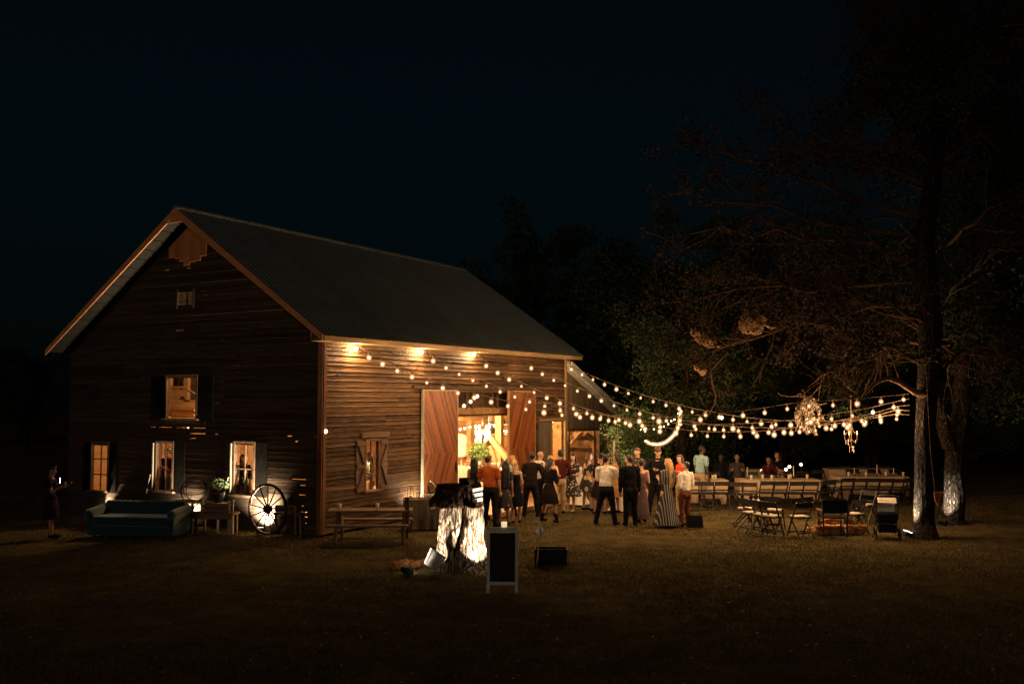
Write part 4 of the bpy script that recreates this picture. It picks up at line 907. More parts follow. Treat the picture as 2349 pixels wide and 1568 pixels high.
# two floodlights at the stump: the left one in a pale bucket
pf=ps+Vector((-.46,-.62,0)); t=inst('metal_bucket',pf,.0,'dented pale metal bucket tipped on its side at the foot of the stump','bucket')
Rb=Matrix.Rotation(.55,3,'Y')@Matrix.Rotation(-.25,3,'X'); b=MB()
pr=[(.13,-.14),(.165,.14),(.175,.145),(.175,.155),(.155,.15),(.12,-.13)]
tmp=MB(); tmp.lathe((0,0,0),pr,24); b.add([Rb@Vector(q)+Vector((0,0,.22)) for q in tmp.v],tmp.f,.5); b.build('body',M['bucket'],t,True)
b=MB(); b.tube([Rb@Vector((.165*math.cos(a),.165*math.sin(a)-.05*math.sin(a),.14+.09*math.sin(a)))+Vector((0,0,.22)) for a in [math.pi*k/10 for k in range(11)]],.006,6); b.build('handle',M['iron'],t)
flood(ps+Vector((-.92,-.78,0)),ps+Vector((-.28,0,.55)),420,62,'floodlight lying left of the stump beside the bucket',.25)
flood(ps+Vector((.72,-.78,0)),ps+Vector((.22,0,.58)),620,60,'floodlight hidden behind the chalkboard lighting the right half of the stump',.2)
r_=random.Random(12)
for i,(dx,dy,sx,sy,sz,lb) in enumerate(((-1.12,-.12,.30,.15,.085,'rounded brown driftwood chunk furthest from the stump'),(-.78,-.02,.33,.14,.075,'long low brown driftwood chunk nearest the stump'),(-1.0,-.30,.20,.12,.06,'smallest brown driftwood chunk in front of the other two'))):
    b=MB()
    for k in range(4): b.ball((r_.uniform(-.5,.5)*sx,r_.uniform(-.3,.3)*sy,.05+r_.uniform(0,.04)),(sx*.6,sy*.6,sz))
    o=remesh(b,'driftwood',M['rock'],.018,2,.035,.09); o.location=ps+Vector((dx,dy,-.01)); o.rotation_euler=(0,0,.25); tag(o,lb,'driftwood','driftwood pieces at the stump foot')
# chalkboard
pb=G(1152,1361); t=inst('chalkboard_sign',pb+Vector((0,.04,0)),-.05,'grey framed A-shaped chalkboard sign with faint chalk writing on the grass','sign')
lean=.12; H_=1.06; Wd=.52
b=MB(); 
for sx in (-1,1): b.bar((sx*(Wd/2-.025),0,0),(sx*(Wd/2-.025),lean,H_),.05,.022,up=(0,1,0))
b.bar((-Wd/2+.052,lean*.97,H_*.965),(Wd/2-.052,lean*.97,H_*.965),.022,.075); b.bar((-Wd/2+.052,lean*.13,H_*.15),(Wd/2-.052,lean*.13,H_*.15),.022,.05); b.build('frame',M['greyframe'],t)
b=MB()
for sx in (-1,1): b.bar((sx*(Wd/2-.025),lean+.04,H_*.98),(sx*(Wd/2-.025)-.03,lean*2+.33,0),.045,.02,up=(0,1,0))
b.bar((-Wd/2+.05,lean+.2,.3),(Wd/2-.05,lean+.2,.3),.02,.04); b.build('rear_frame',M['greyframe'],t)
b=MB(); z0,z1=.185,.965; b.add([(-Wd/2+.05,lean*z0/H_+.004,z0),(Wd/2-.05,lean*z0/H_+.004,z0),(Wd/2-.05,lean*z1/H_+.004,z1),(-Wd/2+.05,lean*z1/H_+.004,z1),(-Wd/2+.05,lean*z0/H_+.016,z0),(Wd/2-.05,lean*z0/H_+.016,z0),(Wd/2-.05,lean*z1/H_+.016,z1),(-Wd/2+.05,lean*z1/H_+.016,z1)],[(0,1,2,3),(7,6,5,4),(0,4,5,1),(1,5,6,2),(2,6,7,3),(3,7,4,0)]); brd=b.build('board',M['slate'],t)
b=MB(); r_=random.Random(77)
for z,x0,x1 in ((.86,-.10,.10),(.80,-.13,.12),(.69,-.15,.16),(.62,-.08,.10),(.53,-.16,.15),(.46,-.12,.14),(.37,-.15,.10),(.29,-.09,.11)):
    x=x0; pts=[]
    while x<x1:
        pts.append((x,lean*z/H_-.001,z+r_.uniform(-.016,.018))); x+=r_.uniform(.006,.014)
        if r_.random()<.16 and len(pts)>2:
            b.tube([(q[0],lean*q[2]/H_-.001,q[2]) for q in pts],.0016,4); pts=[]; x+=.018
    if len(pts)>1: b.tube([(q[0],lean*q[2]/H_-.001,q[2]) for q in pts],.0016,4)
b.build('chalk_writing',M['chalk'],brd)
tag(one('candle',M['litwax'],None,'lathe',pb+Vector((.03,lean+.04,H_+.002)),[(.030,0),(.046,.004),(.050,.085),(.036,.087),(.034,.07),(.0,.068)],18,smooth=True),'squat ivory candle in a cup on top of the chalkboard','candle')
# garden torch and trough
p=G(1231,1297); t=inst('garden_torch',p,0,'short garden torch with a pale cone head on a leaning stick','torch')
one('stick',M['fascia'],t,'tube',[(0,0,0),(.03,0,.28),(.05,0,.52)],.011,8)
b=MB(); b.lathe((.055,0,.52),[(.015,0),(.06,.06),(.068,.14),(.055,.20),(.015,.27),(.001,.30)],18); b.build('head',M['white'],t,True)
p=G(1251,1297); t=inst('trough',p+Vector((.12,.25,0)),-.06,'dark rectangular trough lying on the lawn behind the torch','trough')
b=MB()
for a_,c_ in (((0,-.16,.15),(.62,.02,.30)),((0,.16,.15),(.62,.02,.30)),((-.30,0,.15),(.02,.30,.30)),((.30,0,.15),(.02,.30,.30)),((0,0,.03),(.58,.30,.02))): b.box(a_,c_)
b.build('body',M['pan'],t)
for sx in (-1,1): one('handle',M['blackmetal'],t,'tube',[(sx*.31,-.06,.22),(sx*.35,-.05,.24),(sx*.35,.05,.24),(sx*.31,.06,.22)],.008,6)

# ================================================================== INSIDE THE BARN
def iw(x,y,s): w_,z=on_gable(x,y,s); return BWORLD(s,w_,z)
SBAR=BL-2.6; w0,_=on_gable(1240,1090,SBAR); w1,_=on_gable(1030,1090,SBAR); w0=max(w0,.9)
t=inst('bar_table',BWORLD(SBAR,(w0+w1)/2,.095),math.pi/2-TH,'long serving table across the back of the barn doorway','table')
Lb=(w1-w0); b=MB(); b.box((0,0,.74),(.7,Lb,.03)); b.build('tabletop',M['oldwood'],t)
for sy in (-1,1):
    for sx in (-.28,.28): one('leg',M['blackmetal'],t,'tube',[(sx,sy*(Lb/2-.1),0),(sx,sy*(Lb/2-.1),.73)],.015,6)
b=draped(-.37,.37,-Lb/2-.03,Lb/2+.03,.765,.06,.02,26); tag(b.build('tablecloth',M['linen'],None,True,BWORLD(SBAR,(w0+w1)/2,.095),math.pi/2-TH),'plain white cloth hanging to the floor over the serving table in the barn','tablecloth')
zt=.095+.77
t=inst('potted_bush',BWORLD(SBAR,on_gable(1097,1055,SBAR)[0],zt),0,'round bushy green potted plant on the serving table in the barn','plant')
one('pot',M['white'],t,'lathe',(0,0,0),[(.09,0),(.13,.22),(.11,.22)],14,smooth=True); one('stem',M['twig'],t,'tube',[(0,0,.2),(0,0,.5)],.02,6)
leaf_cloud('leaves',M['plant'],t,[(0,0,.50,.36),(.12,.1,.6,.25),(-.12,-.1,.42,.25),(0,.2,.3,.2)],1100,.10,9,.95,.28)
for i,(x,lb) in enumerate(((1062,'footed cake stand at the left end of the serving table'),(1084,'footed cake stand beside the potted bush'),(1131,'low footed cake stand right of the potted bush'))):
    t=inst('cake_stand',BWORLD(SBAR-.1,on_gable(x,1055,SBAR)[0],zt),0,lb,'cake stand'); h=.34 if i<1 else .2 if i<2 else .13
    one('plate',M['white'],t,'lathe',(0,0,h),[(.0,0),(.17,.005),(.18,.025),(.0,.02)],20,smooth=True); one('foot',M['white'],t,'lathe',(0,0,0),[(.08,0),(.02,.02),(.018,h-.01),(.05,h)],14,smooth=True)
for i,(x,h) in enumerate(((1070,.16),(1076,.12),(1101,.14),(1108,.20),(1126,.1),(1140,.13),(1146,.22),(1152,.15),(1160,.13))):
    b=MB(); b.lathe((0,0,0),[(.03,0),(.035,.01),(.035,h*.7),(.012,h*.82),(.012,h)],12)
    tag(b.build('bottle',M['jar'] if i%2 else M['cup'],None,True,BWORLD(SBAR-.05+.07*(i%3),on_gable(x,1055,SBAR)[0],zt)),['small bottle standing on the serving table in the barn','pale jar standing on the serving table in the barn'][i%2==0],'bottle','bottles and jars on the serving table')
tag(one('gift_box',M['white'],None,'box',BWORLD(SBAR,on_gable(1136,1055,SBAR)[0],zt+.07),(.3,.24,.14),rotz(.9)),'plain white box on the serving table in the barn','box')
pp=iw(1060,1020,BL-.7); tag(one('round_drum_shade',M['linen'],None,'tube',[pp,pp-DL*.12],.42,28),'large pale round disc hanging on the back wall of the barn','wall disc')
# shelves with frames at the right of the back wall
t=inst('wall_shelf',BWORLD(BL-.35,on_gable(1152,1010,BL-.35)[0],0),math.pi/2-TH,'white open shelf unit with dark jars on the back wall of the barn','shelf')
b=MB(); 
for z in (1.9,2.25,2.6): b.box((0,0,z),(.25,1.0,.04))
for y in (-.5,.5): b.box((0,y,2.2),(.25,.04,.85))
b.build('case',M['white'],t)
for y,z in ((-.3,2.27),(-.05,2.27),(.2,1.92),(.33,1.92),(-.2,2.62)): one('jar',M['blackmetal'],t,'lathe',(0,y,z),[(.06,0),(.07,.03),(.05,.18),(.0,.19)],10)
# ================================================================== COCKTAIL TABLES
def cocktail(x,y,label,sc=1):
    t=inst('cocktail_table',G(x,y),.2,label,'cocktail table','tall tables in white stretch covers')
    b=MB(); r=[]; n=24
    prof=[(.34,0.02),(.26,.12),(.17,.35),(.13,.55),(.15,.75),(.22,.93),(.31,1.05),(.31,1.07),(.0,1.075)]
    vs=[]
    for q,z in prof:
        for k in range(n):
            a=2*math.pi*k/n; f=1+.22*math.cos(4*a)*max(0,(1-z/.5)); vs.append((q*f*math.cos(a),q*f*math.sin(a),z))
    b.add(vs,[(i*n+k,i*n+(k+1)%n,(i+1)*n+(k+1)%n,(i+1)*n+k) for i in range(len(prof)-1) for k in range(n)]); b.build('stretch_cover',M['linen'],t,True)
    one('top',M['white'],t,'lathe',(0,0,1.08),[(.0,0),(.33,0),(.33,.02),(.0,.021)],24); one('base',M['blackmetal'],t,'lathe',(0,0,0),[(.36,0),(.36,.012),(.03,.02)],16)
    return t
cocktail(1327,1156,'cocktail table in a white stretch cover between the two women in floral dresses')
cocktail(1424,1170,'cocktail table in a white stretch cover brightly lit behind the man in the white shirt')
pk=G(1424,1170); flood(pk+Vector((.45,.75,0)),pk+Vector((-.2,.9,2.6)),75,80,'floodlight in the planting behind the brightly lit cocktail table',.6,(.95,1,.85))
l_=plight('table_lamp',(0,0,0),16,(1,.97,.9),.05); t=inst('lantern',pk+Vector((-.28,-.10,1.10)),0,'small cold white lantern on the brightly lit cocktail table','lantern'); l_.parent=t; l_.location=(.0,.0,.28)
one('candle',M['candle'],t,'lathe',(0,0,0),[(.03,0),(.03,.1),(0,.1)],10); one('glass',M['jar'],t,'lathe',(0,0,0),[(.06,0),(.06,.2),(.05,.2)],14,smooth=True)
# ================================================================== PEOPLE
EYE=MB(); EYE.ball((0,0,0),.0125,8,6); EYEM=EYE.mesh('eye',surf('eye_dark',(.03,.02,.015),None,.2,(9,9,9),0),True)
def person(loc, yaw, h, label, skin='skin', hair=('short','hair_dark'), top=None, bottom=None, dress=None, shoes='black_cloth', female=False,
           armL=None, armR=None, feet=((-.09,0,0),(.09,0,0)), headturn=0., nod=0., lean=0., bend=0., sit=False, group=None, build=1.0, vox=.0085, cat='person'):
    """local frame: +y forward, +x to the person's right... all lengths are fractions of the height"""
    k=h; B=MB(); rv=random.Random(sum(ord(c)*(i+1) for i,c in enumerate(label)))
    if not sit: bend=bend+rv.uniform(-.10,.10); lean=lean+rv.uniform(-.05,.06); nod=nod+rv.uniform(-.08,.18); headturn=headturn+rv.uniform(-.25,.25)
    hipx=.052*(1.05 if female else 1); sh=.108 if not female else .092; sh*=build
    hz=.50 if not sit else .26
    top0=Vector((0,0,hz)); dz=hz-.50
    def up(x,y,z):                       # trunk point with the lean applied above the hips
        q=Vector((x,y,z)); a=lean; zz=z-.50
        if zz>0: q=Vector((x+bend*zz,y+zz*math.sin(a),.50+zz*math.cos(a)))
        q.z+=dz; return q*k
    def V(x,y,z): return Vector((x,y,z+dz))*k
    wst=.058 if female else .074
    rings=[(.45,.072,.05),(.50,.088 if female else .082,.062),(.55,.082 if female else .078,.058),(.61,wst,.046),(.67,wst*1.12,.05),(.73,.082*build,.056 if not female else .060),(.78,.082*build,.052),(.815,.065,.040),(.84,.034,.033)]
    def torso(Bm,grow=0.,z0=.44,z1=.86,gf=1.,seat=True):
        rr=[]
        for z,rx,ry in rings:
            if z0<=z<=z1: c=up(0,0,z); rr.append((c.x,c.y,c.z,(rx*gf+grow)*k,(ry*gf+grow)*k))
        Bm.loft(rr,22)
        for s_ in (-1,1):
            if z1>.8: Bm.cap(up(s_*.03,-.004,.80),up(s_*sh*.93,-.002,.80),(.036+grow)*k,(.030+grow)*k)
            if female: Bm.ball(up(s_*.038,.045,.715),(.034*k+grow*k,.032*k+grow*k,.034*k+grow*k))
            if z0<.5 and seat: Bm.ball(up(s_*.04,-.028,.49),(.048*k+grow*k,.05*k+grow*k,.055*k+grow*k))
    torso(B,seat=False)
    # neck and head
    c_n=up(0,.0,.83); hc=up(0,.012,.935); T=Matrix.Rotation(headturn,3,'Z')@Matrix.Rotation(-nod,3,'X')
    def hp(x,y,z): return hc+T@(Vector((x,y,z))*k)
    B.cap(c_n,hc-Vector((0,.01*k,.03*k)),.032*k,.030*k)
    B.ball(hp(0,-.004,.012),(.044*k,.053*k,.050*k),16,12,rot=T); B.ball(hp(0,.012,-.020),(.034*k,.040*k,.045*k),14,10,rot=T)
    B.ball(hp(0,.034,-.052),(.016*k,.013*k,.012*k)); B.cap(hp(0,.050,.006),hp(0,.062,-.016),.0055*k,.0085*k)
    for s_ in (-1,1): B.ball(hp(s_*.045,-.004,-.006),(.006*k,.012*k,.018*k),rot=T); B.cap(hp(s_*.010,.049,.012),hp(s_*.026,.044,.012),.0045*k,.004*k)
    B.cap(hp(-.010,.047,-.033),hp(.010,.047,-.033),.004*k,.004*k)
    # arms
    arms={}
    for s_,spec in ((-1,armL),(1,armR)):
        spec=spec or ((.12,.02,-1),(.06,.16,-1)); u=Vector((s_*spec[0][0],spec[0][1],spec[0][2])).normalized(); f=Vector((s_*spec[1][0],spec[1][1],spec[1][2])).normalized()
        a=up(s_*sh,-.002,.795); e=a+u*.165*k; w=e+f*.142*k; arms[s_]=(a,e,w,f,u)
        B.cap(a,a+u*.08*k,.029*k*build,.026*k); B.cap(a+u*.07*k,e,.026*k,.021*k); B.cap(e,e+f*.06*k,.0215*k,.020*k); B.cap(e+f*.05*k,w,.020*k,.0135*k)
        # hand: palm, four fingers of unequal length, thumb at the side
        side=f.cross(u); side = side.normalized() if side.length>.15 else f.cross(Vector((s_,0,0))).normalized()
        nrm=side.cross(f).normalized()
        if nrm.dot(Vector((-s_,0,0)))<0: nrm=-nrm; 
        if side.dot(Vector((0,1,0)))<0: side=-side
        pl=.054*k
        for j,(o,ln) in enumerate(((.017,.040),(.006,.046),(-.006,.043),(-.016,.034))):
            b0=w+side*o*.6*k; kn=w+f*pl+side*o*k; m1=kn+(f*.85+nrm*.5).normalized()*ln*.5*k; m2=m1+(f*.45+nrm*.9).normalized()*ln*.5*k
            B.cap(b0,kn,.0085*k,.0075*k,8); B.cap(kn,m1,.0058*k,.0054*k,8); B.cap(m1,m2,.0054*k,.0045*k,8)
        tb=w+f*.014*k+side*.014*k; t1=tb+(side*.8+f*.7+nrm*.3).normalized()*.026*k; B.cap(tb,t1,.008*k,.0065*k,8); B.cap(t1,t1+(f+nrm*.5).normalized()*.02*k,.0062*k,.005*k,8)
    # legs
    legs={}
    for s_,ft in ((-1,feet[0]),(1,feet[1])):
        hp_=V(s_*hipx,0,.49); an=Vector((ft[0],ft[1],.040))*k
        if sit: kn=V(s_*.07,.235,.49); an=Vector((s_*.07,.235,.04))*k
        else:
            mid=(hp_+an)/2; mid.y+=.012*k+abs(ft[1])*.12*k; kn=Vector((mid.x,mid.y,.275*k))
        th=.050 if female else .052; B.cap(hp_,hp_.lerp(kn,.5),th*k,th*.86*k); B.cap(hp_.lerp(kn,.45),kn,th*.86*k,.033*k)
        cf=kn.lerp(an,.33)+Vector((0,-.008*k,0)); B.cap(kn,cf,.030*k,.032*k); B.cap(cf,an,.031*k,.018*k)
        fa=ft[2]; fd=Vector((math.sin(fa),math.cos(fa),0)); he=an-fd*.018*k; he.z=.022*k; to=an+fd*.10*k; to.z=.014*k
        B.cap(he,an,.020*k,.019*k); B.cap(he,to,.020*k,.012*k); B.ball(an+fd*.07*k-Vector((0,0,.022*k)),(.024*k,.034*k,.014*k),rot=Matrix.Rotation(-fa,3,'Z'))
        legs[s_]=(hp_,kn,cf,an,he,to,fd,th)
    body=remesh(B,'person',M[skin],vox*max(k,.9)/1.7 if 0 else vox,2)
    body.location=loc; body.rotation_euler=(0,0,yaw); tag(body,label,cat,group)
    fv=.014
    # shoes
    for s_ in (-1,1):
        hp_,kn,cf,an,he,to,fd,th=legs[s_]; b=MB(); hh=.0
        b.cap(he+Vector((0,0,.002)),to+Vector((0,0,.004)),.027*k,.021*k); b.ball(an+fd*.07*k-Vector((0,0,.020*k)),(.028*k,.038*k,.018*k))
        if shoes.startswith('boot'): b.cap(an-Vector((0,0,.01*k)),an.lerp(cf,.55),.027*k,.031*k)
        remesh(b,'shoe',M[shoes.split(':')[-1]],fv*.8,2,parent=body)
    # trousers
    if bottom and bottom[0] in('trousers','shorts'):
        b=MB(); zr=[]
        torso(b,.010,.44,.56)
        for s_ in (-1,1):
            hp_,kn,cf,an,he,to,fd,th=legs[s_]
            b.cap(hp_+Vector((0,0,.02*k)),hp_.lerp(kn,.5),(th+.012)*k,(th*.86+.011)*k)
            if bottom[0]=='shorts': b.cap(hp_.lerp(kn,.45),hp_.lerp(kn,.92),(th*.86+.012)*k,.048*k)
            else: b.cap(hp_.lerp(kn,.45),kn,(th*.86+.010)*k,.043*k); b.cap(kn,an+Vector((0,0,.01*k)),.043*k,.036*k); b.cap(kn.lerp(cf,.2),cf,.041*k,.043*k); b.cap(an.lerp(kn,.2),an-Vector((0,-.006*k,.010*k)),.035*k,.036*k)
        remesh(b,'trousers' if bottom[0]=='trousers' else 'shorts',M[bottom[1]],fv,2,.008,.09,parent=body)
        b=MB(); c=up(0,0,.575); b.loft([(c.x,c.y,c.z-.010*k,.084*k,.064*k),(c.x,c.y,c.z+.010*k,.083*k,.063*k)],22); b.build('belt',M['black_cloth'],body)
    # shirt / jacket
    if top:
        kind,mt=top; b=MB(); z0=.52 if kind!='jacket' else .44
        torso(b,.011 if kind!='jacket' else .018,z0,.825)
        lo_=.555 if kind!='jacket' else .47; gw_=(.078 if female else .090)*build; rr=[]
        for z,q in ((lo_,1.0),(.60,1.0),(.66,.98),(.72,1.0),(.77,.98)): c=up(0,0,z); rr.append((c.x,c.y,c.z,gw_*q*k,.068*q*k*(1.08 if z<.66 else 1)))
        b.loft(rr,22)
        if kind=='jacket': b.cap(up(0,0,.50),up(0,0,.43),.075*k,.08*k)
        for s_ in (-1,1):
            a,e,w,f,u=arms[s_]; g=.010 if kind!='jacket' else .014
            b.cap(a,e if kind!='tee' else a+u*.10*k,(.030+g)*k,(.023+g+(.006 if kind=='tee' else 0))*k)
            if kind in('shirt','jacket'): b.cap(e,w-f*.004*k,(.022+g)*k,(.017+g*.8)*k)
            if kind=='roll': b.cap(e,e+f*.03*k,(.022+g)*k,(.022+g)*k)
        sh_=remesh(b,'jacket' if kind=='jacket' else 'shirt',M[mt],fv,2,.013,.055,parent=body)
        b=MB(); c=up(0,.002,.838); b.lathe(c,[(.040*k,-.012*k),(.043*k,.0),(.038*k,.016*k),(.033*k,.014*k),(.036*k,-.01*k)],18,sy=.95); b.build('collar',M[mt],body,True)
    if dress:
        mt,hem,fl,slv=dress; b=MB(); torso(b,.009,.52,.815 if slv is not None else .78)
        c=up(0,0,.61); rr=[]
        for j in range(9):
            f_=j/8; z=(.60-(.60-hem)*f_)+dz; w_=wst+.016+(.088-wst+.01)*min(1,f_*3*(.6/(.6-hem)*.34))+fl*f_**1.3; rr.append((0 if sit is False else 0,(.0),z*k,w_*k,(w_*.80)*k))
        if sit: rr=[(0,.02*k,(.60-.03*j+dz)*k,(.085+.004*j)*k,(.07+.02*j)*k) for j in range(4)]
        # folds
        n=28; vs=[]
        for j,(x,y,z,rx,ry) in enumerate(rr):
            am=.05*j/len(rr)
            for q in range(n):
                a=2*math.pi*q/n; fo=1+am*math.sin(a*7+1)+am*.6*math.sin(a*11+2); vs.append(Vector((x+rx*fo*math.cos(a),y+ry*fo*math.sin(a),z)))
        m_=len(rr); b.add(vs,[(i*n+q,i*n+(q+1)%n,(i+1)*n+(q+1)%n,(i+1)*n+q)[::-1] for i in range(m_-1) for q in range(n)]+[tuple(range(n)),tuple((m_-1)*n+q for q in range(n))[::-1]])
        for s_ in (-1,1):
            a,e,w,f,u=arms[s_]
            if slv: b.cap(a,a+u*.165*k*min(slv,1),.038*k,.034*k)
            if slv and slv>1: b.cap(e,e+f*.142*k*(slv-1),.032*k,.028*k)
            if slv is None: b.cap(up(s_*.055,.02,.76),up(s_*.05,-.02,.80),.014*k,.012*k)
        remesh(b,'dress',M[mt],fv,2,.005,.08,parent=body)
    # hair
    st,hm=hair
    if st!='bald':
        b=MB(); b.ball(hp(0,-.014,.020),(.0485*k,.050*k,.050*k),16,12,rot=T)
        b.ball(hp(0,.010,.045),(.040*k,.040*k,.024*k),14,8,rot=T)
        if st=='short': b.ball(hp(0,-.030,-.012),(.038*k,.026*k,.034*k),rot=T)
        if st=='curly': [b.ball(hp(.034*math.cos(a),-.008+.034*math.sin(a),.058+.010*math.sin(a*2)),(.020*k,)*3) for a in [j*.9 for j in range(7)]]; b.ball(hp(0,-.03,-.01),(.042*k,.03*k,.04*k),rot=T)
        if st in('long','long2','verylong'):
            ln={'long':.15,'long2':.24,'verylong':.34}[st]
            for s_ in (-1,0,1):
                c0=hp(s_*.030,-.024,.0); c1=hp(s_*.032,-.040,-.06)
                c2=Vector((c1.x,c1.y-.012*k,c1.z-(ln-.05)*k)); b.cap(c0,c1,.032*k,.034*k); b.cap(c1,c2,.033*k,.022*k)
            for s_ in (-1,1): b.cap(hp(s_*.042,.004,.02),hp(s_*.046,-.008,-.05),.014*k,.016*k)
        if st=='pony': b.cap(hp(0,-.055,.03),hp(0,-.085,.02),.020*k,.020*k); b.cap(hp(0,-.085,.02),hp(.02,-.085,-.13),.020*k,.010*k)
        if st=='bun': b.ball(hp(0,-.052,.05),.028*k)
        if st=='band': 
            for s_ in (-1,1): b.cap(hp(s_*.04,-.02,0),hp(s_*.05,-.02,-.10),.022*k,.018*k)
        remesh(b,'hair',M[hm],.011,1,.006,.03,parent=body)
        if st=='band':
            q=MB(); q.tube([hp(.048*math.cos(a),.012+.020*math.sin(a)*0,.022+.050*math.sin(a)) for a in [math.pi*j/10 for j in range(11)]],.006*k,6); q.build('headband',M['cream_cloth'],body)
    if st=='bald2': pass
    for s_ in (-1,1):
        e=bpy.data.objects.new('eye',EYEM); S.collection.objects.link(e); e.parent=body; e.location=hp(s_*.018,.0425,.004); e.scale=(.5,.35,.35)
    return body
def wpt(x,y): return G(x,y)
def depthscale(p): return p
# pose shorthands: (outward, forward, up)
HANG=((.10,-.02,-1),(.02,.18,-1)); HOLD=((.16,.05,-1),(-.25,1,.45)); HOLD2=((.14,.12,-1),(-.45,1,.25)); CROSS=((.20,.12,-1),(-1.0,.55,.12)); OUT=((.45,.25,-.9),(.10,1,.1)); HIP=((.42,-.2,-1),(-.55,.45,-.7)); UPF=((.15,.35,-.9),(-.15,.55,1))
gq='guests standing on the lawn in front of the barn'
def PP(x,y,**k): return G(x,y)
person(PP(1125,1206),-.35,1.76,'man in a loose orange short-sleeved shirt and dark trousers seen from behind','skin',('short','hair_brown'),('tee','orange_shirt'),('trousers','black_cloth'),armR=((.16,.0,-1),(.06,.14,-1)),armL=HOLD,headturn=-.5,feet=((-.10,.04,-.1),(.085,-.03,.5)),build=1.18,group=gq)
person(PP(1092,1196),.1,1.66,'woman with long black hair half hidden behind the man in orange','skin2',('long2','hair_black'),dress=('black_cloth',.28,.02,None),female=True,armL=HANG,group=gq,armR=HOLD)
person(PP(1155,1203),.05,1.62,'woman with very long black hair in a short dark dress with a faint flowered back','skin2',('verylong','hair_black'),dress=('floral_dim',.27,.03,.5),female=True,feet=((-.07,.02,-.1),(.08,0,.3)),group=gq,armL=HANG)
person(PP(1171,1180),.6,1.62,'woman in a pale blouse behind the two women with long hair','skin',('long','hair_blond'),('roll','pale_blouse'),('trousers','black_cloth'),female=True,headturn=.5,armL=HOLD,group=gq)
person(PP(1184,1199),.0,1.60,'woman with a blond ponytail in a short black dress with bare legs','skin',('pony','hair_blond'),dress=('black_cloth',.27,.01,None),female=True,headturn=-.2,feet=((-.05,.0,-.1),(.06,.05,.2)),group=gq,armR=HOLD)
person(PP(1217,1184),-.15,1.72,'man in a dark charcoal shirt and dark jeans raising his right hand','skin2',('short','hair_black'),('shirt','charcoal_shirt'),('trousers','navy_cloth'),armR=((.30,.25,-.9),(-.1,.6,.9)),armL=((.30,-.05,-1),(-.2,.7,-.3)),headturn=-.3,feet=((-.10,0,-.2),(.11,.03,.6)),build=1.08,group=gq)
person(PP(1237,1173),-1.1,1.70,'bald man in a white shirt and black trousers turned to the right','skin',('bald','hair_grey'),('roll','white_shirt'),('trousers','black_cloth'),armR=HIP,armL=HOLD,feet=((-.07,.02,0),(.08,-.02,.3)),build=1.18,group=gq)
person(PP(1260,1196),-.5,1.63,'woman in a dark sleeved dress and black ankle boots in mid-step','skin2',('long','hair_dark'),dress=('dark_dress',.29,.05,2),shoes='boot:black_cloth',female=True,headturn=-.9,nod=.35,feet=((-.15,.03,.4),(.16,-.05,-.9)),armL=((.3,.1,-1),(-.2,.9,-.1)),armR=HOLD,group=gq)
person(PP(1262,1181),2.9,1.62,'blond woman with a headband facing the camera behind the woman in boots','skin',('band','hair_blond'),dress=('cream_cloth',.32,.02,1),female=True,group=gq,armL=CROSS,armR=CROSS)
person(PP(1283,1177),.1,1.76,'man in a maroon shirt and khaki trousers seen from behind','skin2',('short','hair_black'),('shirt','maroon_shirt'),('trousers','khaki_cloth'),armR=((.34,-.05,-1),(-.3,.85,-.2)),armL=((.30,.0,-1),(-.3,.85,.1)),feet=((-.075,0,-.1),(.07,.02,.3)),build=1.1,group=gq)
person(PP(1311,1173),2.55,1.63,'woman with glasses and long dark hair in a black dress with small flowers','skin',('long','hair_dark'),dress=('floral_small',.27,.07,.6),female=True,armL=CROSS,armR=HOLD2,shoes='khaki_cloth',headturn=.3,feet=((-.04,0,-.2),(.05,.03,.4)),group=gq)
person(PP(1346,1170),-.9,1.64,'woman in a short dress with large flowers touching her face','skin',('long','hair_brown'),dress=('floral_big',.33,.06,1),female=True,armR=((.3,.5,-.5),(-.3,.4,1)),armL=HOLD,headturn=-.4,feet=((-.10,.02,.2),(.10,.02,.4)),group=gq)
person(PP(1391,1203),-.30,1.76,'man in a cream-white shirt and dark navy trousers standing with legs apart','skin',('curly','hair_dark'),('roll','white_shirt'),('trousers','navy_cloth'),armR=((.42,.25,-.9),(.1,1,-.15)),armL=((.15,.4,-1),(.0,1,.15)),feet=((-.155,0,-.2),(.12,.03,.35)),headturn=-.6,build=1.12,group=gq)
person(PP(1376,1178),.2,1.66,'dark-haired woman standing behind the left shoulder of the man in the cream shirt','skin2',('bun','hair_black'),dress=('dark_dress',.28,.04,1),female=True,group=gq)
person(PP(1412,1176),.9,1.64,'dark-haired woman between the cream shirt and the black suit','skin2',('long','hair_black'),dress=('tan_coat',.28,.03,2),female=True,headturn=.5,group=gq)
person(PP(1447,1205),.22,1.76,'man in a black suit seen from behind with his head turned left','skin',('short','hair_dark'),('jacket','suit_cloth'),('trousers','suit_cloth'),armL=HANG,armR=HANG,headturn=.7,feet=((-.075,0,.0),(.075,.02,.2)),build=1.1,group=gq)
person(PP(1460,1181),2.5,1.84,'tall man with glasses and pale collar facing the man in the suit','skin',('short','hair_brown'),('shirt','grey_top'),('trousers','black_cloth'),armR=HOLD2,group=gq)
person(PP(1473,1197),.1,1.62,'woman in a long muted lace gown with short brown hair','skin',('short','hair_dark'),dress=('lace_gown',.05,.01,None),female=True,armR=HOLD,group=gq,feet=((-.05,0,0),(.05,.02,0)))
person(PP(1507,1187),2.75,1.88,'tall man in black bowing his head over the blond woman','skin',('curly','hair_brown'),('shirt','black_cloth'),('trousers','black_cloth'),nod=-.55 if 0 else .55,armR=((.5,.4,-.7),(.3,.9,.3)),armL=((.1,.5,-.8),(-.5,.8,.2)),lean=.12,feet=((-.05,0,0),(.12,.02,.3)),group=gq)
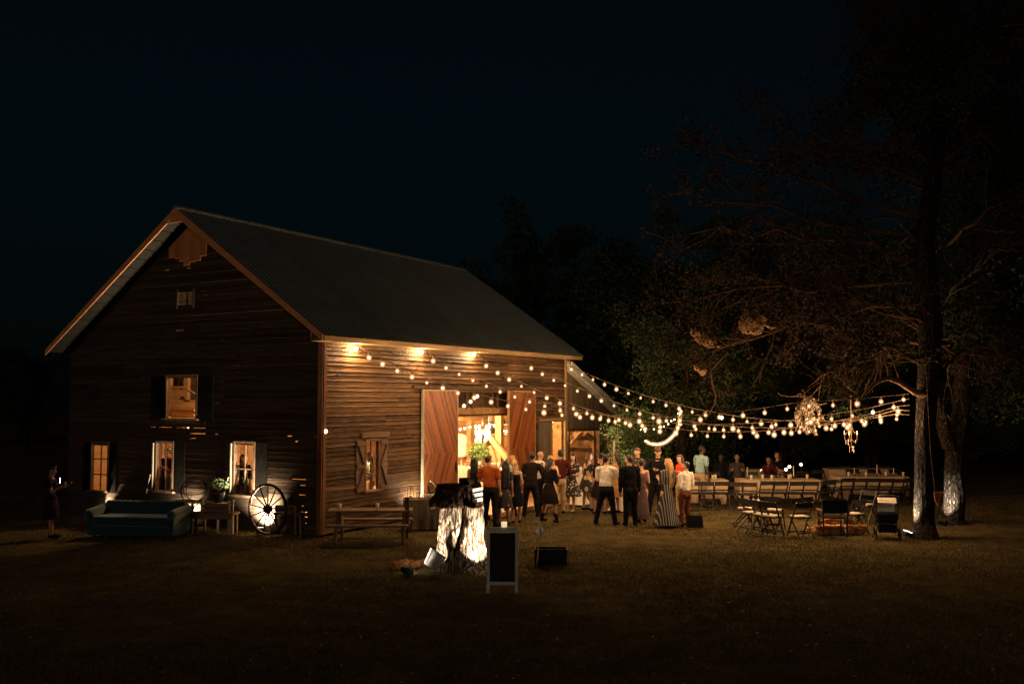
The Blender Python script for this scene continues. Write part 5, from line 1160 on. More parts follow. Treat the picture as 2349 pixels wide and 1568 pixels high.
person(PP(1530,1206),.35,1.68,'woman with very long straight blond hair in a striped black maxi dress','skin',('verylong','hair_blond'),dress=('striped',.02,.105,1.4),female=True,headturn=.3,armR=HOLD,armL=HOLD,group=gq)
person(PP(1563,1183),1.9,1.66,'woman with long brown-blond hair in a bright red-orange top','skin',('long','hair_brown'),('roll','red_top'),female=True,dress=None,bottom=('trousers','cream_cloth'),headturn=.2,armR=HOLD,armL=HOLD2,group=gq)
person(PP(1572,1206),.5,1.61,'short-haired person in a white shirt and rust-brown trousers at the right end of the group','skin',('short','hair_dark'),('roll','white_shirt'),('trousers','brown_cloth'),headturn=.6,armL=HANG,armR=HOLD,feet=((-.06,0,.1),(.07,.02,.2)),group=gq)
person(PP(1607,1160),-1.0,1.78,'man in a pale blue shirt and beige shorts standing at the tables','skin3',('short','hair_black'),('tee','blue_shirt'),('shorts','beige_cloth'),armR=HANG,armL=HOLD,headturn=-.3,build=1.12,group=gq)
# bag on the grass beside the last guest
b=MB(); b.box((0,0,.16),(.40,.22,.30),taper=.85); o=remesh(b,'bag_body',M['black_cloth'],.018,3); t=inst('shoulder_bag',PP(1590,1208)+Vector((.02,-.12,0)),.1,'large black bag standing on the lawn by the brown trousers','bag'); o.parent=t; o.name='body'
one('strap',M['black_cloth'],t,'tube',[(-.14,0,.30),(-.10,0,.42),(.10,0,.42),(.14,0,.30)],.011,6)
# person with phone in the dark at the left
pl=PP(115,1232); pers=person(pl,-1.45,1.64,'person in dark clothes at the dark left edge holding up a lit phone','skin2',('short','hair_black'),dress=('dark_dress',.27,.03,.5),female=True,armR=((.15,.35,-1),(-.1,1,.62)),armL=((.15,.35,-1),(.1,1,.55)),headturn=-.1,feet=((-.05,0,0),(.06,.03,.1)))
ph=AT(138,1101,pl.y+.02); t=inst('phone',ph,.35,'lit phone held up by the person at the far left','phone'); one('case',M['blackmetal'],t,'box',(-.0,.006,0),(.008,.075,.15)); one('screen',M['phone'],t,'box',(-.0,-.036,0),(.012,.006,.12))
# guests inside, seen through the windows
def inside(s,w,yaw,h,label,**k): return person(BWORLD(s,w,.095),yaw,h,label,group='guests inside the barn',**k)
w2=(GW[2][0]+GW[2][1])/2; w1_=(GW[1][0]+GW[1][1])/2
inside(.9,w2+.98,math.pi,1.66,'dark-haired woman inside the barn framed by the window behind the wheel',skin='skin2',hair=('long','hair_dark'),dress=('dark_dress',.3,.03,1),female=True,armR=HOLD)
inside(1.1,w1_+1.30,2.6,1.72,'man in a maroon shirt inside the barn framed by the middle gable window',skin='skin2',hair=('short','hair_dark'),top=('shirt','maroon_shirt'),bottom=('trousers','black_cloth'),armL=HOLD)
sW=(LWIN[0]+LWIN[1])/2
inside(sW+1.42,1.15,2.2,1.66,'woman in a pale blouse inside the barn at the shuttered window',skin='skin',hair=('long','hair_brown'),top=('roll','pale_blouse'),bottom=('trousers','cream_cloth'),female=True,armL=HOLD,armR=HOLD)
# ================================================================== TABLES AND FOLDING CHAIRS
def mk_chair(label='x',cat='folding chair',group=None,pad='seatpad'):
    """folding chair, back towards -y; sitter looks to +y"""
    t=inst('folding_chair',(0,0,0),0,label,cat,group); w_=.42
    for sx in (-1,1):
        x=sx*w_/2
        one('front_leg',M['blackwood'],t,'bar',(x,-.17,.80),(x,.25,0),.026,.034,up=(0,1,.5))
        one('rear_leg',M['blackwood'],t,'bar',(x*.88,.16,.45),(x*.88,-.26,0),.024,.030,up=(0,1,.5))
    b=MB(); b.bar((-w_/2+.014,-.15,.735),(w_/2-.014,-.15,.735),.022,.12); b.build('backrest',M['blackwood'],t)
    one('back_slat',M['blackwood'],t,'bar',(-w_/2+.014,-.075,.545),(w_/2-.014,-.075,.545),.018,.035); one('rail',M['blackwood'],t,'bar',(-w_/2+.014,.20,.09),(w_/2-.014,.20,.09),.018,.03); one('rail',M['blackwood'],t,'bar',(-w_/2+.03,-.20,.11),(w_/2-.03,-.20,.11),.018,.03)
    b=MB(); b.box((0,.045,.437),(w_-.03,.40,.026)); s_=b.build('seat',M['blackwood'],t); one('seat_pad',M[pad],s_,'box',(0,.05,.462),(w_-.07,.35,.024))
    return t
ch0=mk_chair(); used=[False]; chd=mk_chair(pad='blackwood'); usedd=[False]
def chair(x,y,rz,label,group,z=0):
    if 'near side' in label or group.startswith('folding chairs along'): t=chd if not usedd[0] else copy_tree(chd); usedd[0]=True
    else: t=ch0 if not used[0] else copy_tree(ch0); used[0]=True
    t.location=G(x,y) if not isinstance(x,Vector) else x; t.rotation_euler=(0,0,rz); tag(t,label,'folding chair',group); t.name='folding_chair'; return t
def btable(x0,x1,y,label,clabel,hem=(.34,.22),dx=0,mat='burlap',dep=.76,gap=0):
    """banquet table between two picture columns whose near feet stand at row y"""
    a=G(x0,y); c=G(x1,y); L=(c-a).length; mid=(a+c)/2+Vector((0,dep/2,0))
    t=inst('banquet_table',mid,0,label,'table','long dinner tables on the lawn')
    b=MB(); b.box((0,0,.735),(L,dep,.03)); b.build('tabletop',M['oldwood'],t)
    for sx in (-1,1):
        b=MB(); b.tube([(sx*(L/2-.16),-dep/2+.08,0),(sx*(L/2-.16),-dep/2+.08,.72)],.014,6); b.build('leg',M['blackmetal'],t)
        b=MB(); b.tube([(sx*(L/2-.16),dep/2-.08,0),(sx*(L/2-.16),dep/2-.08,.72)],.014,6); b.build('leg',M['blackmetal'],t)
    r=random.Random(int(x0)); ph=r.uniform(0,3)
    hf=lambda xx,yy: hem[0]+.5*(hem[1]-hem[0])*(1+math.sin(xx*1.9+ph))-(.16 if abs(abs(xx)-L/2)<.25 else 0)
    b=draped(-L/2-.01,L/2+.01,-dep/2-.01,dep/2+.01,.758,.45,.015,22,seed=int(x0),hemf=hf)
    tag(b.build('tablecloth',M[mat],None,True,mid),clabel,'tablecloth','tan cloths on the dinner tables'); return mid,L
T1=btable(1583,1672,1160,'dinner table nearest the group of guests','short tan cloth with a hanging corner on the dinner table nearest the guests')
T2=btable(1700,1884,1159,'long dinner table in the middle of the dining row','long tan cloth on the middle dinner table')
T3=btable(1926,2088,1150,'dinner table at the tree end of the dining row','tan cloth on the dinner table nearest the big tree')
T4=btable(1700,1800,1129,'dinner table in the second row behind the middle one','dim tan cloth on the dinner table in the second row')
T5=btable(1905,2060,1127,'dinner table in the second row towards the big tree','dim tan cloth on the second-row table towards the tree')
gc='folding chairs along the dinner tables'
nm=['first','second','third','fourth','fifth','sixth','seventh','eighth','ninth','tenth','eleventh','twelfth']
r_=random.Random(3)
for i,(x,y,rz) in enumerate(((1594,1165,.02),(1620,1165,-.04),(1690,1166,.05),(1722,1166,-.3),(1757,1164,.02),(1791,1164,-.03),(1826,1164,.03),(1861,1164,-.02),(1944,1157,.04),(2030,1155,-.02),(2062,1155,.05),(2084,1155,0))):
    chair(x+r_.uniform(-3,3),y+r_.uniform(-1.5,3),rz+r_.uniform(-.16,.16),f'black folding chair on the near side of the dinner tables, {nm[i]} from the guests',gc)
for i,(x,y) in enumerate(((1640,1139),(1725,1138),(1765,1138),(1805,1138),(1845,1138),(1960,1131),(2010,1131))):
    chair(x,y,math.pi+r_.uniform(-.1,.1),f'dim folding chair on the far side of the dinner tables, {nm[i]} from the guests','folding chairs on the far side of the dinner tables')
for i,(x,y,rz) in enumerate(((1655,1166,.06),(1898,1163,.2),(1915,1159,-.4),(1972,1156,-.03),(2001,1156,.04))):
    chair(x,y,rz,['black folding chair between the nearest and the middle dinner table','black folding chair in the gap right of the middle dinner table','black folding chair pulled out askew between two dinner tables','black folding chair at the left half of the tree-end table','black folding chair at the centre of the tree-end table'][i],gc)
for i,(x,y) in enumerate(((1690,1131),(1880,1133),(1915,1124),(1940,1120),(1985,1119),(2035,1119),(2060,1131))):
    chair(x,y,math.pi+r_.uniform(-.3,.3),f'faint folding chair in the dark behind the dinner tables, {nm[i]} from the left','faint folding chairs behind the dinner tables')
def stick(loc,h,label): t=inst('candlestick',loc,0,label,'candle','candlesticks on the dinner tables'); one('holder',M['iron'],t,'lathe',(0,0,0),[(.045,0),(.012,.015),(.012,.05),(.02,.06)],10); one('candle',M['wax'],t,'lathe',(0,0,.05),[(.014,0),(.012,h),(.0,h)],8); return t
def tabpt(T,x,y=.0,z=.76): 
    p=T[0]; r=ray(x,1000); return Vector((r.x/r.y*(p.y+y),p.y+y,z))
for T,x,y,h,lb in ((T1,1590,0,.12,'short candle at the guests end of the nearest dinner table'),(T2,1713,.1,.30,'tall candle at the left end of the middle dinner table'),(T2,1819,.1,.34,'tall candle right of centre on the middle dinner table'),(T3,2010,.1,.30,'tall candle in the middle of the tree-end dinner table'),(T3,1958,.1,.2,'short candle at the left of the tree-end dinner table'),(T3,2048,.1,.2,'short candle at the right of the tree-end dinner table')): stick(tabpt(T,x,y),h,lb)
for T,x,y in ((T1,1598,-.2),(T1,1603,.1),(T1,1610,-.1),(T1,1622,.0),(T1,1634,-.1),(T1,1640,.15),(T2,1722,-.2),(T2,1748,.0),(T2,1769,-.2),(T2,1808,-.1),(T2,1812,.1),(T2,1850,.0),(T3,1945,.0),(T3,1985,-.1),(T3,2030,.1),(T3,2070,-.1)):
    cup(tabpt(T,x,y),'cup left on one of the dinner tables','cups on the dinner tables')
for x,y,lb,dz_ in ((1747,1079.5,'low glowing globe lamp beside the seated guests',0),(1803,1076,'glowing globe lamp, left of the close pair',0),(1811,1069.5,'glowing globe lamp, right of the close pair',0),(1820,1077,'dim lantern just right of the pair of globe lamps',1),(1837.5,1064.8,'highest glowing globe lamp behind the dinner tables',0)):
    pq=AT(x,y,31.5+.3*dz_); t=inst('globe_lamp',Vector((pq.x,pq.y,0)),0,lb,'lamp','globe lamps on poles behind the dinner tables')
    one('pole',M['blackmetal'],t,'tube',[(0,0,0),(0,0,pq.z-.05)],.012,6); one('globe',M['candle'] if not dz_ else M['jar'],t,'ball',(0,0,pq.z),.05,12,8,smooth=True)
gs='guests seated at the dinner tables'
def seated(x,y,yaw,h,label,**k):
    q=G(x,y); o=person(q,yaw,h,label,sit=True,group=gs,vox=.010,**k); chair(q-Vector((-math.sin(yaw),math.cos(yaw),0))*.04,0,yaw,'folding chair under the '+label.split(' ')[0]+' '+' '.join(label.split(' ')[1:6]),'occupied folding chairs'); return o
seated(1692,1135,2.9,1.78,'bald man with glasses sitting behind the middle dinner table',skin='skin2',hair=('bald','hair_grey'),top=('shirt','grey_top'),bottom=('trousers','black_cloth'),armL=HOLD,armR=HOLD)
seated(1765,1137,2.5,1.70,'dark-haired woman sitting with one arm stretched to the right',skin='skin2',hair=('long','hair_dark'),top=('roll','maroon_shirt'),bottom=('trousers','black_cloth'),female=True,armL=((.5,.5,-.4),(.7,.6,0)),armR=HOLD)
seated(1785,1127,2.2,1.80,'guest with a candle-lit face sitting highest at the dinner tables',skin='skin',hair=('long','hair_brown'),dress=('dark_dress',.3,.02,1),female=True,armL=HOLD,armR=UPF)
seated(1655,1133,2.9,1.78,'dim dark figure sitting left of the bald man',skin='skin3',hair=('short','hair_black'),top=('shirt','black_cloth'),bottom=('trousers','black_cloth'))
# foreground cluster of chairs by the big tree
gf='folding chairs standing around the low fire place'
chair(1722,1218,-1.25,'dark folding chair turned sideways, furthest left of the foreground chairs',gf)
chair(1748,1224,-1.0,'dark folding chair close beside the leftmost foreground chair',gf)
chair(1776,1212,-.5,'dark folding chair opened towards the fire place behind the leftmost pair',gf)
chair(1838,1230,.25,'dark folding chair with a pale seat pad seen from behind, left of the canvas chair',gf)
chair(1706,1207,-1.7,'dark folding chair standing slightly behind the leftmost foreground chair',gf)
chair(1768,1228,-.75,'dark folding chair overlapping the middle of the foreground chairs',gf)
chair(1962,1222,.5,'dark folding chair between the canvas chair and the pushchair',gf)
chair(1988,1196,2.2,'dark folding chair behind the hearth facing the canvas chair',gf)
p=G(1915,1231); t=inst('canvas_chair',p,-.05,'canvas-backed chair with black sling back seen from behind','chair')
for sx in (-1,1): 
    one('back_post',M['blackmetal'],t,'bar',(sx*.26,-.05,.0),(sx*.29,-.08,.86),.03); one('front_leg',M['blackmetal'],t,'bar',(sx*.26,.42,0),(sx*.26,.36,.58),.03); one('armrest',M['oldwood'],t,'box',(sx*.28,.17,.60),(.06,.5,.025)); one('brace',M['blackmetal'],t,'bar',(sx*.262,-.02,.08),(sx*.262,.40,.42),.02)
one('backrest',M['canvas'],t,'box',(0,-.065,.70),(.56,.025,.30)); one('seat',M['canvas'],t,'box',(0,.17,.44),(.50,.42,.025)); one('stretcher',M['blackmetal'],t,'bar',(-.26,-.03,.2),(.26,-.03,.2),.02)
# low fire place of rough blocks
p=G(1935,1229); t=inst('fire_place',p+Vector((.0,.55,0)),.05,'low rough orange-brown block hearth behind the canvas chair','hearth')
r_=random.Random(4); b=MB()
for k in range(9):
    for j in range(2): b.box((-.56+.14*k+(j%2)*.05,-.22+r_.uniform(-.02,.02),.055+.11*j),(.13,.17,.10),rotz(r_.uniform(-.06,.06)))
for k in range(9): b.box((-.56+.14*k,.22,.055),(.13,.17,.10),rotz(r_.uniform(-.1,.1)))
remesh(b,'blocks',M['rock'],.022,1,.03,.05,parent=t)
b=MB(); [b.bar((-.5+r_.uniform(0,.3),r_.uniform(-.08,.1),.18+.03*k),(.5-r_.uniform(0,.3),r_.uniform(-.1,.12),.2+.03*k),.07,.06) for k in range(5)]; b.build('log',M['rock'],t)
# stroller
p=G(2035,1232); t=inst('stroller',p,-.3,'dark pushchair with a pale curved hood beside the big tree','stroller')
b=MB(); b.box((0,0,.45),(.42,.50,.22),taper=1.08); remesh(b,'seat',M['canvas'],.02,3,parent=t)
b=MB(); 
for k in range(9):
    a=math.pi*.05+math.pi*.62*k/8; c_,s_=math.cos(a),math.sin(a)
    b.bar((-.20,.10+.34*c_-.12,.52+.38*s_),(.20,.10+.34*c_-.12,.52+.38*s_),.13,.012,up=(0,c_,s_))
b.build('hood',M['linen'],t)
for sx in (-1,1):
    for y_,r0 in ((-.30,.13),(.28,.11)):
        wv=MB(); wv.tube([(sx*.26,y_+r0*math.cos(a*.3142),r0+.01+r0*math.sin(a*.3142)) for a in range(21)],.018,6); w_=wv.build('wheel',M['blackmetal'],t); sp=MB(); [sp.bar((sx*.26,y_+r0*math.cos(a),r0+.01+r0*math.sin(a)),(sx*.26,y_-r0*math.cos(a),r0+.01-r0*math.sin(a)),.008) for a in (0,1.05,2.09)]; sp.build('spokes',M['greyframe'],w_)
    one('frame',M['blackmetal'],t,'tube',[(sx*.23,.30,.12),(sx*.23,-.05,.40),(sx*.23,-.42,.98)],.013,6)
one('handle',M['blackmetal'],t,'tube',[(-.23,-.42,.98),(0,-.46,1.01),(.23,-.42,.98)],.016,8)
one('basket',M['canvas'],t,'box',(0,0,.21),(.38,.46,.14))
# two bottles on a tiny table in the chair group
p=G(1742,1205); t=inst('side_table',p+Vector((0,.3,0)),0,'tiny dark side table among the foreground chairs','table'); one('top',M['blackwood'],t,'box',(0,0,.50),(.36,.30,.025))
for sx in (-1,1):
    for sy in (-1,1): one('leg',M['blackwood'],t,'bar',(sx*.15,sy*.12,.49),(sx*.16,sy*.13,0),.025)
for k,lb in ((-.06,'clear water bottle, left of two on the tiny side table'),(.06,'clear water bottle, right of two on the tiny side table')):
    tt=inst('water_bottle',p+Vector((k,.3,.513)),0,lb,'bottle','water bottles on the tiny side table'); one('body',M['jar'],tt,'lathe',(0,0,0),[(.032,0),(.034,.01),(.034,.14),(.012,.19),(.012,.21)],14,smooth=True); one('label_band',M['white'],tt,'lathe',(0,0,.05),[(.0355,0),(.0355,.06)],14,smooth=True); one('bottle_cap',M['white'],tt,'lathe',(0,0,.21),[(.014,0),(.014,.02),(0,.021)],10)
# ================================================================== TREES
def bez(p0,p1,n,r,wob):
    """wobbly path between two points"""
    out=[]; d=p1-p0; L=d.length; off=Vector((r.uniform(-1,1),r.uniform(-1,1),r.uniform(-.3,1)))*wob*L
    for i in range(n+1):
        t=i/n; q=p0+d*t+off*4*t*(1-t)*.5
        if 0<i<n: q+=Vector((r.uniform(-1,1),r.uniform(-1,1),r.uniform(-1,1)))*wob*L*.22
        out.append(q)
    return out
def grow(b,p0,d,L,r0,depth,r,tips,droop=0.,spread=.8,kids=(2,4),min_r=.0035):
    n=4 if depth>0 else 3; pts=[p0]; dd=d.normalized(); 
    for i in range(n):
        dd=(dd+Vector((r.uniform(-1,1),r.uniform(-1,1),r.uniform(-1,1)-droop))*.28).normalized(); pts.append(pts[-1]+dd*L/n)
    b.tube(pts,[max(min_r,r0*(1-.55*i/n)) for i in range(n+1)],6 if r0>.03 else 4 if r0>.012 else 3,cap=False)
    if depth<=0: tips.append(pts[-1]); return
    for k in range(r.randint(*kids)):
        i=r.randint(1,n); q=pts[i]; nd=(dd+Vector((r.uniform(-1,1),r.uniform(-1,1),r.uniform(-1,1)))*spread).normalized()
        grow(b,q,nd,L*r.uniform(.5,.8),max(min_r,r0*.5),depth-1,r,tips,droop,spread,kids,min_r)
    tips.append(pts[-1])
def trunk_mesh(b,pts,rad,n=26,amp=.10,seed=0,m=None):
    """thick trunk with ridged bark"""
    P=[]; RR=[]
    for i in range(len(pts)-1):
        for k in range(14): t=k/14; P.append(pts[i].lerp(pts[i+1],t)); RR.append(rad[i]+(rad[i+1]-rad[i])*t)
    P.append(pts[-1]); RR.append(rad[-1]); vs=[]
    for j,(p,q) in enumerate(zip(P,RR)):
        for i in range(n*2):
            a=2*math.pi*i/(n*2); nz=mnoise.noise(Vector((math.cos(a)*3.2+seed,math.sin(a)*3.2,p.z*1.0)))*amp+abs(mnoise.noise(Vector((math.cos(a)*8,math.sin(a)*8+seed,p.z*1.9))))*amp*.9
            vs.append(p+Vector((math.cos(a),math.sin(a),0))*q*(1+nz))
    N2=n*2; b.add(vs,[(j*N2+i,j*N2+(i+1)%N2,(j+1)*N2+(i+1)%N2,(j+1)*N2+i) for j in range(len(P)-1) for i in range(N2)],.5)
r_=random.Random(42)
TB=G(2122,1228); TY=TB.y
def Tp(x,y,dy=0.): return AT(x,y,TY+dy)
big=empty('oak_tree',(0,0,0),0,'big dark tree with an arching bare branch that carries the ends of the bulb strings','tree')
b=MB(); tp=[G(2121,1232)+Vector((.03,0,-.1)),G(2121,1228)+Vector((0,0,.30)),Tp(2119,1060),Tp(2126,913),Tp(2136,760),Tp(2120,560),Tp(2150,330),Tp(2130,60),Tp(2160,-150)]
trunk_mesh(b,tp,[.31,.225,.20,.22,.25,.22,.18,.14,.1]); b.build('trunk',M['bark'],big,True)
b=MB(); ab=[(2122,905),(2098,899),(2080,888),(2062,876),(2038,867),(2020,872),(2006,880),(1994,892),(1986,901),(1976,915)]
b.tube([Tp(x,y,-.12-.05*i) for i,(x,y) in enumerate(ab)],[.10,.07,.062,.058,.055,.05,.045,.04,.034,.026],10); tips=[]
last=Tp(*ab[-1],-.6)
for tgt in ((1938,892,-.9),(1880,876,-1.2),(1905,852,-.2),(1862,905,-1.5)):
    e=Tp(*tgt); pa=bez(last,e,7,r_,.10); b.tube(pa,[.028-.0030*i for i in range(8)],6,cap=False)
    for q in pa[2:]: grow(b,q,Vector((r_.uniform(-1,.3),r_.uniform(-.6,.6),r_.uniform(-.5,.9))),r_.uniform(.4,.9),.010,1,r_,tips,.1,.8,(2,3),.0028)
for i in (2,3,4,5,6): 
    q=Tp(*ab[i],-.12-.05*i); grow(b,q,Vector((r_.uniform(-.8,.3),r_.uniform(-.5,.5),1)),r_.uniform(.8,1.4),.018,2,r_,tips,0,.8,(2,3),.003)
b.build('arching_branch',M['twig'],big,True)
limbs=[((2130,820),(1880,770)),((2130,840),(2010,800)),((2128,790),(1760,740)),((2120,700),(1640,805)),((2120,640),(1560,690)),((2120,600),(1530,545)),((2122,560),(1580,440)),((2124,500),(1600,310)),((2130,430),(1760,270)),
       ((2138,380),(1900,330)),((2126,660),(1800,560)),((2140,720),(2330,560)),((2140,600),(2400,420)),((2145,400),(2380,240)),((2140,300),(2000,120)),((2150,840),(2260,780)),((2120,740),(1900,640)),((2150,250),(2300,60)),((2130,180),(2020,-20)),((2120,730),(1700,640))]
lt=[]
for k,(a_,c_) in enumerate(limbs):
    b=MB(); p0=Tp(*a_); e=Tp(*c_,2.5 if c_ in ((1640,805),(1760,740),(1700,640)) else r_.uniform(-2.8,2.2)); pa=bez(p0,e,9,r_,.12); L=(e-p0).length; r0=.030+.0075*L
    b.tube(pa,[max(.012,r0*(1-.82*i/9)) for i in range(10)],8,cap=False); tt=[]
    for i,q in enumerate(pa[2:]):
        for _ in range(2): 
            dd=(pa[-1]-pa[0]).normalized(); grow(b,q,dd+Vector((r_.uniform(-1,1),r_.uniform(-1,1),r_.uniform(-.9,.9))),r_.uniform(.7,1.5)*(1 if i<6 else .7),.018,2,r_,tt,.15,.85,(2,3),.0035)
    b.build('limb',M['limb'],big,True); lt.append(tt)
def clear_(p): 
    d_=p.y*math.cos(PIT)+(p.z-CZ)*math.sin(PIT); x=1174.5+F*p.x/d_; y=784-F*((p.z-CZ)*math.cos(PIT)-p.y*math.sin(PIT))/d_
    return not (1740<x<2125 and 835<y<1010)
cs=[(p.x,p.y,p.z,r_.uniform(.12,.42)) for tt in lt for p in tt if r_.random()<.30 and clear_(p)]
leaf_cloud('crown',M['leafb'],big,cs,26000,.085,4,.8,.55)
right=[AT(x,y,TY+dy) for x,y,dy in ((2230,700,1),(2330,640,0),(2260,480,1.5),(2350,330,.5),(2240,200,1),(2180,90,0),(2320,80,1),(2080,40,1.2),(2140,180,-1),(2370,860,2),(2290,880,3),(2200,330,2),(2060,170,1))]
leaf_cloud('crown_leaves',M['leaf'],big,[(p.x,p.y,p.z,1.25) for p in right],30000,.12,5,.9,.55)
# second tree
S2=G(2182,1197); sec=empty('leaning_tree',(0,0,0),0,'second tree with ridged bark lit by a floodlight at its flared foot','tree')
def Sp(x,y,dy=0.): return AT(x,y,S2.y+dy)
b=MB(); trunk_mesh(b,[S2+Vector((-.05,0,-.1)),S2+Vector((-.02,0,.12)),Sp(2190,1150),Sp(2187,1080),Sp(2190,1020),Sp(2205,940),Sp(2210,800),Sp(2230,560),Sp(2250,200)],[.50,.32,.25,.22,.21,.21,.18,.15,.1],20,.13,3); b.build('trunk',M['bark'],sec,True)
b=MB(); trunk_mesh(b,[Sp(2178,1030,-.15),Sp(2166,985,-.25),Sp(2158,950,-.3),Sp(2152,922,-.3)],[.16,.15,.18,.12],12,.22,5); b.ball(Sp(2153,918,-.3),(.12,.12,.08)); b.build('broken_stub',M['bark'],sec,True)
b=MB(); tt=[]
for k in range(12): q=Sp(2205+r_.uniform(-5,20),r_.uniform(250,860)); grow(b,q,Vector((r_.uniform(-1,1),r_.uniform(-.6,.6),r_.uniform(.0,.8))),r_.uniform(1.5,3),.06,3,r_,tt,0,.8,(2,3))
b.build('limb',M['limb'],sec,True)
leaf_cloud('crown',M['leaf'],sec,[(p.x,p.y,p.z,r_.uniform(.3,.8)) for p in tt if r_.random()<.6],22000,.12,8,.9,.55)
# floodlights at the two trunks
fb=G(2082,1229); flood(fb,Tp(2099,1180,-.05),1100,38,'floodlight at the foot of the big tree by the pushchair',.7)
f2=G(2153,1200)+Vector((0,-.25,0)); flood(f2,Sp(2180,1140),700,54,'floodlight at the flared foot of the second tree',.7,(1,.84,.66))
# root chandelier, small crystal chandelier
rc=Tp(1852,955,.9); t=inst('hanging_root',Vector(rc),0,'gnarled pale root cluster hanging among the bulbs','root'); 
b=MB(); r2=random.Random(8)
def rp(x,y): q=Tp(x,y,.9)-rc; return q
for pa,r0,r1 in ((((1856,918),(1840,935),(1828,952),(1832,972),(1840,984)),.13,.04),(((1858,918),(1862,940),(1858,962),(1866,985),(1872,997)),.12,.035),(((1862,920),(1876,940),(1882,956),(1870,966)),.09,.03),(((1840,935),(1850,950),(1846,970),(1850,990)),.08,.03),(((1832,960),(1845,975),(1858,985)),.05,.03),(((1838,984),(1852,996)),.04,.02),(((1850,945),(1864,958),(1876,975)),.05,.03)):
    q=[rp(*p)+Vector((0,r2.uniform(-.12,.12),0)) for p in pa]
    for i in range(len(q)-1): f0=r0+(r1-r0)*i/(len(q)-1); f1=r0+(r1-r0)*(i+1)/(len(q)-1); b.cap(q[i],q[i+1],f0,f1)
remesh(b,'root_mass',M['stump'],.018,1,.05,.09,parent=t)
b=MB()
for pa in (((1856,918),(1868,900),(1882,885),(1886,872)),((1860,915),(1878,918),(1882,895),(1884,880)),((1850,912),(1838,908),(1810,909),(1790,906),(1783,900)),((1852,915),(1845,900),(1840,892)),((1868,920),(1880,928),(1896,924)),((1846,915),(1835,902),(1830,905)),((1870,940),(1885,952),(1893,965)),((1832,975),(1826,990))):
    b.tube([rp(*p)+Vector((0,r2.uniform(-.08,.08),0)) for p in pa],[.020,.014,.010,.007,.005][:len(pa)],6)
b.build('twig',M['twig'],t,True); one('cord',M['cord'],t,'tube',[rp(1856,918),rp(1884,878),rp(1884,860)],.008,5)
cp=Tp(1953,998,.9); t=inst('unlit_chandelier',Vector(cp),0,'small unlit bead chandelier hanging from the arching branch','chandelier'); r2=random.Random(5)
b=MB(); b.tube([(0,0,1.0),(0,0,.25),(0,0,-.30)],.013,6)
for k in range(5):
    a=k*1.257+.3; c_,s_=math.cos(a),math.sin(a); b.tube([(0,0,-.10),(.07*c_,.07*s_,-.16),(.15*c_,.15*s_,-.12),(.16*c_,.16*s_,.02)],.009,5); b.tube([(0,0,.26),(.06*c_,.06*s_,.1),(.15*c_,.15*s_,.0)],.006,4)
b.build('frame',M['twig'],t)
for k in range(5): a=k*1.257+.3; one('candle_sleeve',M['wax'],t,'lathe',(.16*math.cos(a),.16*math.sin(a),.02),[(.012,0),(.012,.08),(0,.09)],8)
b=MB()
for k in range(12):
    a=r2.uniform(0,6.28); q=r2.choice((.05,.15,.16)); z=-.12 if q>.1 else -.28
    for j in range(r2.randint(3,6)): b.ball((q*math.cos(a),q*math.sin(a),z-.028*j),.010,6,4)
b.build('beads',M['cup'],t)
# vine leaves around the chandelier branch
q=Tp(1950,945,-.9); leaf_cloud('vine_leaves',M['palegreen'],big,[(q.x+.2*k,q.y,q.z-.12*k*k*.2,.16) for k in range(-2,3)],150,.07,6,.9,.4)
# cloth on a cord behind the trunk
p=AT(2154,1128,21.4); t=inst('hanging_cloth',p,0,'small orange-brown cloth hung on a cord behind the big trunk','cloth')
b=MB(); b.add([(-.12,0,0),(.11,.03,0),(.07,.05,-.14),(-.02,.02,-.32),(-.09,.0,-.2),(-.12,.03,0),(.11,.06,0),(.07,.08,-.14),(-.02,.05,-.32),(-.09,.03,-.2)],[(0,4,3,2,1),(5,6,7,8,9),(0,1,6,5),(1,2,7,6),(2,3,8,7),(3,4,9,8),(4,0,5,9)]); b.build('fabric',M['rock'],t)
one('cord',M['twig'],t,'tube',[(-.08,.02,0),(-.16,.02,.9),(-.22,.02,3.2)],.006,5)
# web nests at branch ends
def web(x,y,dy,sx,sz,rot_,label,seed,wires=True):
    q=Tp(x,y,dy); b=MB(); r3=random.Random(seed)
    for k in range(7): b.ball((r3.uniform(-.5,.5)*sx,r3.uniform(-.12,.12),r3.uniform(-.4,.4)*sz),(sx*.45,.09,sz*.40),12,8)
    b.cap((sx*.3,0,0),(sx*1.15,0,-.25*sz),.06,.015)
    o=remesh(b,'web_nest',M['web'],.03,1,.07,.14); o.location=q; o.rotation_euler=(0,rot_,0); tag(o,label,'web nest'); return o
web(1614,775,2.6,.46,.24,.42,'pale brown webbed nest wrapping the lowest left branch tip of the big tree',2)
web(1606,848,2.6,.15,.24,-.3,'small pointed webbed nest on the hanging twig below the larger one',5)
web(1735,742,2.5,.55,.40,.1,'broad dim webbed nest just right of the pale one',7)
b=MB(); pa=[Tp(x,y,2.6) for x,y in ((1668,806),(1648,830),(1630,850),(1634,880),(1642,905),(1640,925),(1628,945),(1620,960))]; b.tube(pa,[.035,.03,.028,.03,.024,.02,.014,.008],6)
for q in pa[3:]: grow(b,q,Vector((r_.uniform(-1,1),0,r_.uniform(-.6,.3))),.35,.008,1,r_,[],.2,.8,(1,2),.003)
b.build('hanging_branch',M['limb'],big,True)
